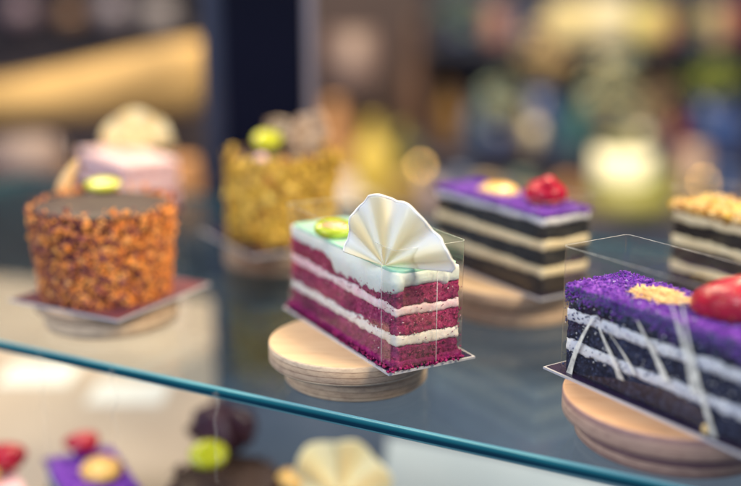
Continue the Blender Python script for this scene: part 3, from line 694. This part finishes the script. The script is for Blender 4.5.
# ------------------------------------------------------------------ far left pink slice
p5 = on_z(122, 166, .078); ang5 = ANG+R(6); L5, W5 = .115, .055
d5 = Vector((math.cos(ang5), math.sin(ang5), 0)); n5 = Vector((-d5.y, d5.x, 0)); c5 = p5-d5*L5/2+n5*W5/2
stand(c5.x, c5.y, 'wooden stand under the pale pink slice behind the orange cake', rz=1.9)
cake_board(c5, ang5, L5+.010, W5+.010, BOARD_Z, 'dark board under the pale pink slice')
M['rose_pale'] = mottled('very pale pink cream', [(.3, (.86, .58, .59)), (.7, (.93, .70, .70))], 60, .4, .3, 300, .2, (.003,))
M['rose_dark'] = sponge('deep rose crumb', (.26, .02, .06), (.46, .07, .12), (.62, .16, .22))
seq5 = [('sponge_layer', 'rose_dark', .011, 1), ('cream_layer', 'rose', .010, 0), ('sponge_layer', 'rose_dark', .005, 1), ('cream_layer', 'rose_pale', .0115, 0), ('sponge_layer', 'rose_dark', .0045, 1), ('cream_layer', 'rose_pale', .0090, 0)]
ps, z5 = slice_cake(Vector((c5.x, c5.y, BOARD_Z+.0016)), ang5, L5, W5, seq5, 'pale pink layered slice topped with ivory chocolate fan behind orange cake', .0008, .002)
o5 = [(2, .034), (30, .036), (60, .035), (90, .037), (120, .035), (150, .036), (178, .034)]
p = to_local(ps, on_z(138, 150, BOARD_Z+z5)); shell_fan(ps, o5, .0014, .004, 4, Vector((p.x, p.y, z5)), (0, 0, -ang5+R(0)), M['shell_warm'], .001)

# ================================================================== lower shelf of the cabinet
ZL = -.205
M['cream_board'] = mottled('cream laminate', [(.3, (.50, .40, .33)), (.7, (.58, .48, .40))], 6, .35, .05, 60)
M['navy_floor'] = mottled('dark blue laminate', [(.3, (.035, .055, .105)), (.7, (.065, .095, .16))], 5, .3, .05, 60)
M['white_plate'] = mottled('white laminate', [(.3, (.33, .41, .52)), (.7, (.42, .49, .59))], 6, .3, .05, 60)
base = empty('display_cabinet', (E0.x, E0.y, ZL-.02), math.atan2(edir.y, edir.x), 'dark blue cabinet floor below the glass shelf', 'cabinet')
V, F = box_geo(-.5, .9, -.05, .60, 0, .0185, .004); mesh('deck', V, F, M['navy_floor'], base, False)
# cream tray (its right side runs straight away from the viewer)
def tray(name, corners, z, th, mat, label, cat):
    P = [on_z(px, py, z+th) for px, py in corners]; c = sum(P, Vector())/len(P); o = empty(name, (c.x, c.y, z), 0, label, cat)
    V = [(q.x-c.x, q.y-c.y, zz) for zz in (0, th) for q in P]; n = len(P)
    F = [tuple(range(n-1, -1, -1)), tuple(range(n, 2*n))]+[(i, (i+1) % n, n+(i+1) % n, n+i) for i in range(n)]
    mesh('tray_board', V, F, mat, o, False); return o
tray('serving_tray', [(-140, 520), (190, 520), (214, 405), (217, 300), (-140, 262)], ZL, .014, M['cream_board'], 'cream serving tray on the cabinet floor at lower left', 'tray')
tray('serving_tray', [(378, 540), (660, 540), (628, 488), (500, 457), (388, 436)], ZL, .014, M['white_plate'], 'cool white serving tray at bottom centre right', 'tray')
M['card'] = plain('white card', (.86, .86, .84), .6, var=.03)
for px, py, lb in ((40, 374, 'blank white card at left edge of the cream tray'), (130, 392, 'blank white card in the middle of the cream tray')):
    p = on_z(px, py, ZL+.015); o = empty('price_card', (p.x, p.y, ZL+.0142), 0, lb, 'card', 'white cards lying on the cream tray')
    V, F = box_geo(-.040, .040, -.032, .032, 0, .0012); mesh('card_face', V, F, M['card'], o, False)
ZT2 = ZL+.0145
# lower purple slice with strawberry
LG = 'pastries on the lower shelf'
zc = ZT2+.055
def low(px, py, zz): return on_z(px, py, zz)
p = low(92, 474, zc)
lp, zz = slice_cake(Vector((p.x, p.y, ZT2)), ANG, .085, .054, [('sponge_layer', 'navy_sponge', .017, 1), ('cream_layer', 'ivory', .006, 0), ('sponge_layer', 'navy_sponge', .017, 1), ('cream_layer', 'lav_cream', .006, 0), ('sponge_layer', 'navy_sponge', .007, 1)], 'purple slice with strawberry and peach on the lower cream tray', .001, .002, group=LG)
crumb_top(lp, .085, .054, zz, 700, .0012, 41, over=.001, h=.003)
strawberry(lp, to_local(lp, low(82, 449, zz+ZT2+.008))*1.0+Vector((0, 0, .006)), (0, 0, 1.2), .0125, .028, seeds=30)
q = to_local(lp, low(101, 470, zz+ZT2+.006)); mb = MB(); mb.add(*ball((q.x, q.y, zz+.006), .021, .016, .008, 18, 12, None, .2, 7)); mb.build('peach_piece', M['peach'], lp)
# lower left corner berry slice
p = low(-6, 482, zc)
ll, zz = slice_cake(Vector((p.x, p.y, ZT2)), ANG, .075, .040, [('sponge_layer', 'dark_sponge', .022, 1), ('cream_layer', 'ivory', .007, 0), ('sponge_layer', 'dark_sponge', .018, 1), ('cream_layer', 'rose', .006, 0)], 'strawberry topped slice cut off by the lower left corner', .001, .002, group=LG)
strawberry(ll, to_local(ll, low(5, 460, zz+ZT2+.008))+Vector((0, 0, .004)), (0, 0, .6), .015, .034, seeds=30)
q = to_local(ll, low(2, 470, zz+ZT2+.008)); mb = MB(); mb.add(*ball((q.x-.002, q.y-.010, zz+.006), .010, .008, .006, 18, 12, None, .2, 9)); mb.build('peach_piece', M['peach'], ll)
# lower chocolate cake with lime slice
ZB = ZL-.0015
M['plum_choc'] = mottled('plum brown chocolate', [(.3, (.030, .013, .03)), (.7, (.085, .034, .05))], 50, .35, .2, 120)
p = low(226, 468, ZB+.075)
lc = round_cake(Vector((p.x, p.y, ZB)), .042, .066, ('plum_choc', 'brown_crumb'), 'dark chocolate round cake with bright lime slice on lower shelf', 900, .003, 55, group=LG)
kiwi_slice(lc, to_local(lc, low(209, 468, ZB+.075))+Vector((0, -.002, .010)), (R(34), 0, R(14)), .0150, .007, 'lime', False)
mb = MB()
for k in range(3):
    V, F = ball((0, 0, 0), .026, .008, .021, 20, 12, Matrix.Rotation(k*.8-.8, 3, 'Z'), .3, k+4); q = to_local(lc, low(212+9*k, 432, ZB+.086)); mb.add([Vector(v)+Vector((q.x, q.y+.004*k, .084+.003*(k == 1))) for v in V], F)
mb.build('chocolate_curl', M['plum_choc'], lc)
# lower white fan slice
p = low(340, 492, ZB+.06)
lw, zz = slice_cake(Vector((p.x, p.y, ZB)), ANG, .085, .045, [('sponge_layer', 'velvet', .02, 1), ('cream_layer', 'cream', .010, 0), ('sponge_layer', 'velvet', .014, 1), ('cream_layer', 'cream', .012, 0)], 'cake slice topped with big cream chocolate fan on lower shelf', .001, .002, group=LG)
ow = [(2, .038), (25, .043), (50, .039), (75, .045), (100, .041), (125, .046), (150, .040), (178, .041)]
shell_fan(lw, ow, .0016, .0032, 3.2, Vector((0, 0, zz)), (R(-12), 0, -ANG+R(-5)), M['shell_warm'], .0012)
q = to_local(lw, low(291, 484, zz+ZB+.004)); mb = MB(); mb.add(*ball((q.x, q.y, zz+.006), .012, .012, .010, 18, 12, None, .2, 11)); mb.build('orange_piece', M['peach'], lw)

# ================================================================== cabinet post and room behind
FLOOR = -1.12
M['navy_metal'] = mottled('navy painted steel', [(.3, (.002, .003, .010)), (.7, (.004, .005, .018))], 3, .6, .03, 40, spec=.06)
M['slate_metal'] = mottled('slate blue steel', [(.3, (.018, .024, .055)), (.7, (.03, .04, .075))], 3, .4, .03, 40)
M['alu'] = plain('dull aluminium strip', (.30, .28, .34), .35, .5, .5)
pl, pr = at_y(226, 120, 1.14), at_y(305, 120, 1.14)
post = empty('cabinet_post', ((pl.x+pr.x)/2, 1.16, ZL-.02), 0, 'dark navy upright post with grey side strip behind the golden cake', 'post')
hw = (pr.x-pl.x)/2
V, F = box_geo(-hw, hw, -.02, .03, 0, .70, .003); mesh('column', V, F, M['navy_metal'], post, False)
V, F = box_geo(-hw-.026, -hw-.0005, -.005, .03, 0, .70, .002); mesh('side_flange', V, F, M['slate_metal'], post, False)
V, F = box_geo(hw+.0005, hw+.010, -.015, .02, 0, .70, .002); mesh('edge_strip', V, F, M['alu'], post, False)

M['floor'] = mottled('brown grey floor', [(.3, (.08, .065, .06)), (.7, (.15, .12, .11))], 2, .4, .1, 20)
M['wall'] = mottled('dusky wall', [(.3, (.016, .020, .045)), (.5, (.03, .03, .05)), (.7, (.06, .045, .045))], 1.3, .7, .1, 10)
V, F = box_geo(-5, 5, -1.5, 6.4, FLOOR-.1, FLOOR); f = mesh('floor', V, F, M['floor'], None, False); f['kind'] = 'structure'
V, F = box_geo(-5, 5, 6.0, 6.2, FLOOR, 2.6); w = mesh('wall', V, F, M['wall'], None, False); w['kind'] = 'structure'

def cab(name, px0, px1, pytop, y, depth, mat, label, cat, legs=None, bev=.02, zbot=None, topmat=None):
    a, b = at_y(px0, pytop, y), at_y(px1, pytop, y); zt = a.z; z0 = FLOOR if zbot is None else zbot
    o = empty(name, ((a.x+b.x)/2, y, z0), 0, label, cat); w = (b.x-a.x)/2
    V, F = box_geo(-w, w, 0, depth, 0.0, zt-z0-.03, min(bev, .02)); mesh('body', V, F, mat, o, False)
    V, F = box_geo(-w-.012, w+.012, -.015, depth+.01, zt-z0-.0295, zt-z0, .006); mesh('top', V, F, topmat or mat, o, False)
    return o, zt
def potlike(name, px, pytop, pybot, wpx, y, prof, mat, label, cat, part='body', group=None):
    """a turned vessel: profile in fractions of half width and height, standing where the photo shows it"""
    t, b = at_y(px, pytop, y), at_y(px, pybot, y); h = t.z-b.z; r = wpx/2*y/FPX*1.0
    o = empty(name, (b.x, y, b.z), 0, label, cat, group)
    V, F = lathe([(max(.0005, q*r), zz*h) for q, zz in prof], 32); mesh(part, V, F, mat, o); return o, r, h
VASE = [(.5, 0), (.7, .05), (1, .35), (.98, .55), (.6, .85), (.45, .93), (.55, 1)]
BOWL = [(.4, 0), (.5, .05), (.85, .5), (1, 1), (.95, 1), (.6, .3)]
JAR = [(.9, 0), (1, .05), (1, .8), (.85, .88), (.85, 1)]
BOTTLE = [(.9, 0), (1, .04), (1, .55), (.85, .66), (.38, .78), (.34, .97), (.4, 1)]
def C_(n, c, **k): M[n] = plain(n, c, **k); return M[n]

# left: tan chaise in front of a dark sideboard
y = 2.3
a = at_y(-60, 84, y); b = at_y(204, 112, y)
bn = empty('chaise_lounge', ((a.x+b.x)/2, y, FLOOR), 0, 'tan yellow chaise with its back rising to a rounded right end, at upper left', 'chaise')
w = (b.x-a.x)/2; zt = a.z-FLOOR; zb = b.z-FLOOR
PX = [(-80, 90), (0, 80), (60, 68), (120, 54), (165, 44), (195, 40), (205, 50), (207, 75), (206, 100), (196, 112), (120, 118), (-80, 128)]
V = []; F = []; n_ = len(PX); prof_ = [(-.05, .80), (-.035, .93), (0, 1), (.08, 1), (.11, .93), (.125, .80)]
cx_ = sum(at_y(*q, y).x for q in PX)/n_; cz_ = sum(at_y(*q, y).z for q in PX)/n_
for dy_, k_ in prof_:
    for q in PX:
        g = at_y(q[0], q[1], y); V.append((g.x-bn.location.x-(1-k_)*.12*(1 if g.x > cx_ else -1), dy_, g.z-FLOOR-(g.z-cz_)*(1-k_)))
for k_ in range(len(prof_)-1):
    for i in range(n_): F.append((k_*n_+i, k_*n_+(i+1) % n_, (k_+1)*n_+(i+1) % n_, (k_+1)*n_+i))
F.append(tuple(range(n_-1, -1, -1))); F.append(tuple((len(prof_)-1)*n_+i for i in range(n_)))
mesh('backrest', V, F, C_('tan leather', (.50, .33, .13), rough=.6, var=.4, scale=3.5), bn)
V, F = box_geo(-w, w-.02, -.42, -.041, zb-.42, zb-.30, .04); mesh('seat', V, F, M['tan leather'], bn)
for sx in (-1, 1):
    V, F = box_geo(sx*(w-.09)-.025, sx*(w-.09)+.025, .02, .07, 0, zb, .004); mesh('leg', V, F, C_('dark wood', (.05, .03, .025)), bn, False)
V, F = box_geo(-w+.02, w-.04, -.40, -.06, zb-.46, zb-.422, .006); mesh('frame', V, F, M['dark wood'], bn, False)
for sx in (-1, 1):
    V, F = box_geo(sx*(w-.09)-.025, sx*(w-.09)+.025, -.38, -.33, 0, zb-.46, .004); mesh('leg', V, F, M['dark wood'], bn, False)
sb, zt = cab('sideboard', -200, 230, 30, 3.6, .5, C_('plum grey wood', (.040, .032, .042)), 'dusky plum grey sideboard behind the tan chaise', 'sideboard')
potlike('table_lamp', 158, 0, 28, 40, 3.7, [(.4, 0), (.4, .1), (1, .12), (.8, 1)], C_('grey shade', (.32, .30, .34)), 'grey lampshade standing on the plum grey sideboard', 'lamp', 'shade')
potlike('stone_planter', 26, 138, 182, 76, 1.9, JAR, C_('pinkish stone', (.22, .165, .16)), 'pinkish grey stone planter below the tan chaise', 'planter')
tb, zt = cab('side_table', -80, 100, 182, 1.85, .30, C_('brown wood', (.09, .05, .03)), 'low brown table at far left carrying the stone planter', 'table')
potlike('clay_jar', 186, 158, 235, 34, 1.55, JAR, C_('burnt orange clay', (.46, .22, .08)), 'burnt orange clay jar between pink slice and navy post', 'jar')
tb, zt = cab('low_table', 95, 225, 235, 1.5, .25, C_('navy wood', (.03, .04, .07)), 'navy low table carrying the burnt orange jar', 'table')

# right: long counter with vessels, a lit lamp, plants
ct, zt = cab('rear_counter', 322, 1010, 212, 2.5, .45, C_('blue grey cabinet', (.09, .11, .17)), 'blue grey counter across the back at right', 'counter', topmat=C_('grey counter top', (.10, .085, .085)))
def on_c(px, dy=.2): 
    return 2.5+dy
G = 'blurred vessels on the rear counter'
potlike('tall_bottle', 372, 118, 208, 46, 2.62, BOTTLE, C_('ochre glass', (.52, .40, .08), rough=.2), 'ochre yellow bottle on the rear counter right of the post', 'bottle')
potlike('clay_vase', 334, 100, 208, 34, 2.66, VASE, C_('orange brown clay', (.42, .22, .10)), 'orange brown vase beside the navy post', 'vase')
potlike('white_cup', 340, 178, 211, 34, 2.54, JAR, C_('pale porcelain', (.66, .58, .54)), 'pale pinkish cup in front of the orange brown vase', 'cup')

la, r, h = potlike('lantern', 622, 148, 178, 58, 2.62, [(1, 0), (1, 1)], C_('lantern glow', (.8, .74, .5), emis=((1, .90, .58), 0.85)), 'glowing cream lantern between the two purple slices', 'lantern', 'glow_panel')
V, F = lathe([(r*.9, -.11), (r*1.02, -.10), (r*1.02, -.001)], 32); mesh('base', V, F, C_('olive metal', (.16, .16, .05)), la)
V, F = lathe([(r*1.02, h+.001), (r*.9, h+.02), (r*.3, h+.03)], 32); mesh('cap', V, F, M['olive metal'], la)
la.location.z += 0
potlike('olive_bowl', 630, 186, 212, 84, 2.58, JAR, C_('olive glaze', (.24, .24, .06)), 'olive green bowl holding the lantern', 'bowl')

potlike('wine_bottle', 548, 92, 196, 26, 3.1, BOTTLE, C_('blue glass', (.04, .08, .24), rough=.2), 'deep blue bottle between two dark bottles left of the lantern', 'bottle')
potlike('wine_bottle', 566, 100, 196, 22, 3.05, BOTTLE, C_('teal glass', (.05, .14, .22), rough=.2), 'dark teal bottle just left of the lantern', 'bottle')
potlike('tan_jar', 690, 146, 205, 30, 2.7, JAR, C_('pink beige clay', (.46, .33, .28)), 'pinkish beige jar above the far right slice', 'jar')
potlike('blue_vase', 722, 96, 160, 44, 3.0, VASE, C_('royal blue glaze', (.03, .07, .24), rough=.3), 'royal blue vase at far right', 'vase')
potlike('red_jar', 738, 4, 40, 22, 3.7, JAR, C_('dark red', (.22, .02, .03)), 'dark red jar at the upper right corner', 'jar')
cp, zt_ = cab('tall_cupboard', 300, 428, -60, 3.3, .3, C_('warm brown wood', (.040, .025, .026), var=.3, scale=3), 'tall warm brown cupboard between the post and the navy shelving', 'cupboard')
# stand behind the counter: shelving with two boards
sh = empty('wall_shelving', (1.0, 3.6, FLOOR), 0, 'dark navy shelving unit behind the rear counter', 'shelving')
M['navy wood2'] = plain('navy shelving', (.022, .026, .06))
x0, x1 = at_y(400, 0, 3.6).x-1.0, at_y(900, 0, 3.6).x-1.0
z1 = at_y(0, 44, 3.6).z-FLOOR; z2 = at_y(0, 150, 3.0).z-FLOOR; z3 = at_y(0, 100, 3.6).z-FLOOR
V, F = box_geo(x0, x1, .30, .33, 0, 1.9, .002); mesh('back_panel', V, F, M['navy wood2'], sh, False)
for z in (z1,):
    V, F = box_geo(x0+.021, x1-.021, -.10, .299, z-.025, z, .003); mesh('shelf_board', V, F, M['navy wood2'], sh, False)
V, F = box_geo(x0+.021, x1-.021, -.72, .299, z2-.03, z2, .003); mesh('shelf_board', V, F, M['navy wood2'], sh, False)
for x in (x0, x1):
    V, F = box_geo(x-.02, x+.02, -.72, .298, 0, z2+.001, .003); mesh('side_panel', V, F, M['navy wood2'], sh, False)
    V, F = box_geo(x-.02, x+.02, -.10, .298, z2+.002, 1.88, .003); mesh('side_panel', V, F, M['navy wood2'], sh, False)
for k, (px, pt, w, c, lb) in enumerate(((568, 2, 46, (.62, .54, .30), 'cream yellow jar, leftmost of three on top shelf'), (606, -4, 44, (.64, .60, .44), 'tall ivory jar, middle of three on top shelf'), (646, 6, 40, (.56, .50, .20), 'mustard jar, rightmost of three on top shelf'))):
    potlike('storage_jar', px, pt, 43, w, 3.62, JAR, C_('jar glaze %d' % k, c), lb, 'jar', group='jars on the navy shelving')
# hanging baubles of tan colour
def foliage(name, px, py, wpx, hpx, y, mats, label, cat, seed, n=500, potmat=None, pot=None):
    c = at_y(px, py, y); rx = wpx/2*y/FPX; rz = hpx/2*y/FPX; r = random.Random(seed)
    o = empty(name, (c.x, y, at_y(px, pot[1], y).z if pot else c.z-rz), 0, label, cat); zb = o.location.z
    mb = MB()
    for i in range(n):
        d = Vector((r.gauss(0, 1), r.gauss(0, 1), r.gauss(0, 1))).normalized()*r.random()**.4
        if noise.noise(d*2.2+Vector((seed, 0, 0))) < -.12: continue
        p = Vector((d.x*rx, d.y*rx, d.z*rz+c.z-zb)); s = rx*.16*r.uniform(.6, 1.3)
        q = Matrix.Rotation(r.uniform(0, 6.3), 3, 'Z') @ Matrix.Rotation(r.uniform(-1, 1), 3, 'X')
        mb.add([p+q @ Vector(v) for v in ((-s, 0, 0), (0, s*.45, s*.1), (s, 0, -.1*s), (0, -s*.45, s*.1))], [(0, 1, 2, 3)], 0 if r.random() < .6 else 1)
    mb.build('foliage', mats, o)
    if pot:
        h = at_y(px, pot[0], y).z-zb; V, F = lathe([(rx*.35, 0), (rx*.5, h)], 24); mesh('pot', V, F, potmat, o)
        mb = MB(); mb.add(*tube([(0, 0, h*.8), (0.01, 0, (h+c.z-zb)/2), (0, 0, c.z-zb)], rx*.05, 6)); mb.build('stem', M['dark wood'], o)
    return o
lf1 = plain('green leaf', (.16, .26, .06)); lf2 = plain('yellow leaf', (.40, .42, .12)); tf = plain('tan flower', (.58, .40, .18)); tf2 = plain('cream flower', (.66, .56, .34)); ol = plain('olive leaf', (.22, .22, .06))
foliage('potted_plant', 712, 80, 62, 44, 3.0, [lf1, lf2], 'green leafy plant in blue pot at upper right', 'plant', 3, 600, M['royal blue glaze'], (100, 149))
foliage('flower_bouquet', 542, 52, 54, 62, 3.0, [tf, tf2], 'tan and cream flowers left of the pale bouquet', 'flowers', 5, 500, M['blue glass'], (90, 149))
foliage('potted_plant', 398, 150, 46, 60, 2.75, [ol, lf2], 'olive leafed plant behind the ochre bottle', 'plant', 8, 500, M['orange brown clay'], (185, 209))
potlike('floor_lamp', 352, 30, 211, 60, 2.85, [(.5, 0), (.5, .02), (.06, .03), (.06, .55), (1, .56), (.8, 1)], C_('mauve brown shade', (.13, .09, .09)), 'mauve brown lamp with wide shade beside the post', 'lamp')

M['brass'] = plain('highlight globe brass', (.85, .62, .25), .25, .5, 1); M['pearl'] = plain('highlight globe pearly glass', (.80, .74, .58), .12, .8)
GLOBE = [(.5, 0), (.5, .04), (.2, .08), (.2, .2), (.6, .28), (.95, .5), (1, .64), (.9, .82), (.5, .96), (.0005, 1)]  # shiny globes added so their highlights make bright specks
for k, (px, pt, pb, w, yy, mt, lb) in enumerate(((534, 122, 149, 16, 2.85, 'pearl', 'added pearly highlight globe below the tan flowers'), (640, 128, 149, 16, 2.85, 'pearl', 'added pearly highlight globe below the right side of the pale bouquet'), (420, 160, 211, 22, 2.58, 'brass', 'added brass highlight globe on the rear counter behind the fan'), (366, 196, 211, 18, 2.52, 'pearl', 'pearly globe at the foot of the ochre bottle'), (702, 176, 211, 22, 2.54, 'brass', 'brass globe on the rear counter behind the far right slice'))):
    potlike('highlight_globe', px, pt, pb, w, yy, GLOBE, M[mt], lb, 'ornament', group='shiny globes added for highlights in the back')
cr, aq, pk, tl = plain('cream petal', (.66, .58, .34)), plain('aqua petal', (.30, .42, .38)), plain('peach petal', (.62, .38, .24)), plain('teal petal', (.16, .34, .36))
foliage('flower_bouquet', 612, 96, 66, 92, 3.05, [cr, aq], 'large pale cream and aqua bouquet above the glowing lantern', 'flowers', 12, 700, M['blue glass'], (130, 149))
foliage('flower_bouquet', 658, 108, 34, 80, 3.0, [pk, cr], 'peach coloured bouquet right of the pale bouquet', 'flowers', 13, 400, M['teal glass'], (132, 149))
foliage('flower_bouquet', 500, 104, 50, 62, 2.95, [aq, cr], 'small aqua bouquet beside the tan flowers', 'flowers', 16, 420, M['blue glass'], (128, 149))
foliage('potted_plant', 462, 20, 50, 60, 3.55, [tl, ol], 'dim teal plant at the left end of the top shelf', 'plant', 17, 400, M['royal blue glaze'], (34, 43))
foliage('flower_bouquet', 690, 22, 40, 40, 3.55, [lf2, tf2], 'yellow green flowers on the top shelf near the right corner', 'flowers', 19, 400, M['blue glass'], (34, 43))
def row(name, y, pybot, items, where, cat, prof):
    for k, (px, pt, w, cn, c) in enumerate(items):
        potlike(name, px, pt, pybot, w, y, prof, M.get(cn) or C_(cn, c, rough=.25, var=.3), '%s %s' % (cn, where[k] if isinstance(where, (list, tuple)) else where), cat)
row('spirit_bottle', 2.98, 149, [(448, 84, 20, 'dim amber', (.22, .12, .03)), (472, 100, 18, 'steel blue', (.06, .11, .22)), (526, 104, 16, 'bronze', (.28, .19, .07)), (576, 98, 15, 'sea green', (.05, .17, .17)), (676, 112, 16, 'plum red', (.20, .03, .05)), (737, 108, 16, 'honey', (.42, .26, .06))],
    ['bottle at the left end of the lower navy shelf', 'bottle second from the left on the lower navy shelf', 'bottle between aqua bouquet and tan flowers', 'bottle just left of the large pale bouquet', 'bottle between peach bouquet and blue vase', 'bottle at the right edge of the photo'], 'bottle', BOTTLE)
row('glass_tumbler', 2.56, 211, [(402, 176, 26, 'smoky gold', (.34, .24, .08)), (432, 182, 22, 'pale lilac', (.36, .30, .38)), (458, 172, 24, 'dusk blue', (.10, .14, .26)), (486, 180, 20, 'pale tea', (.46, .34, .18)), (520, 176, 24, 'slate green', (.12, .18, .16)), (566, 178, 20, 'copper', (.40, .20, .08)), (662, 170, 22, 'moss', (.20, .22, .05)), (724, 168, 24, 'cobalt', (.04, .09, .28))],
    ['tumbler on the rear counter beside the ochre bottle', 'tumbler left of the back purple slice', 'tumbler directly behind the back purple slice corner', 'tumbler behind the peach piece', 'tumbler behind the red cherry', 'tumbler just left of the olive bowl', 'tumbler just right of the olive bowl', 'tumbler behind the far right slice'], 'tumbler', JAR)
row('storage_tin', 3.58, 43, [(494, 8, 26, 'dusty rose', (.34, .18, .16)), (522, 16, 22, 'night blue', (.03, .05, .14)), (668, 14, 16, 'brick', (.32, .10, .05)), (716, 6, 22, 'pale sand', (.48, .38, .24))],
    ['tin right of the dim teal plant on the top shelf', 'tin left of the three top shelf jars', 'tin just right of the mustard jar', 'tin left of the dark red jar'], 'tin', JAR)
row('tall_jar', 3.28, 212, [(340, 30, 30, 'rust', (.26, .11, .05)), (412, 20, 22, 'umber', (.12, .07, .05))], ['tall jar in front of the brown cupboard left side', 'tall jar in front of the brown cupboard right side'], 'jar', BOTTLE)
row('clay_pot', 3.5, 26, [(20, -6, 40, 'mauve', (.16, .12, .17)), (70, 2, 30, 'clay brown', (.20, .12, .08)), (112, -8, 34, 'grey violet', (.22, .20, .26))], ['pot at the far left of the plum grey sideboard', 'pot second from the left on the plum grey sideboard', 'pot in the middle of the plum grey sideboard'], 'pot', VASE)

# ------------------------------------------------------------------ light
wd = bpy.data.worlds.new('World'); sc.world = wd; wd.use_nodes = True
bg = wd.node_tree.nodes['Background']; bg.inputs[0].default_value = (.42, .58, 1.0, 1); bg.inputs[1].default_value = .27
def lamp(name, loc, target, size, power, color, sy=None):
    l = bpy.data.lights.new(name, 'AREA'); l.energy = power; l.color = color; l.size = size
    if sy: l.shape = 'RECTANGLE'; l.size_y = sy
    o = bpy.data.objects.new(name, l); col.objects.link(o); o.location = loc
    o.rotation_euler = (Vector(target)-Vector(loc)).to_track_quat('-Z', 'Y').to_euler(); return o
lamp('key_light', (.95, .10, 1.05), (0, .62, .05), .55, 30, (1, .84, .60))  # unseen warm key lamp from the upper right
lamp('fill_light', (-1.0, -.35, .85), (0, .62, .03), 1.0, 22, (.84, .90, 1))  # unseen cool fill added for the left-hand faces
lamp('room_fill', (.4, 2.0, 1.9), (.5, 2.9, -.4), .9, 115, (1, .80, .50))  # unseen area lamp added to light the background
lamp('room_fill_left', (-.9, 1.4, 1.6), (-.7, 2.4, -.1), .6, 26, (1, .86, .62))  # unseen area lamp added for the left background

lamp('rim_light', (-.55, 1.75, 1.15), (0, .62, .05), .35, 9, (1, .80, .52))  # unseen warm rim light added behind the cakes

sc.view_settings.view_transform = 'Standard'; sc.view_settings.look = 'None'; sc.view_settings.exposure = 0; sc.view_settings.gamma = 1
sc.cycles.use_denoising = True; sc.cycles.max_bounces = 10; sc.cycles.transparent_max_bounces = 16
sc.cycles.caustics_reflective = False; sc.cycles.caustics_refractive = False
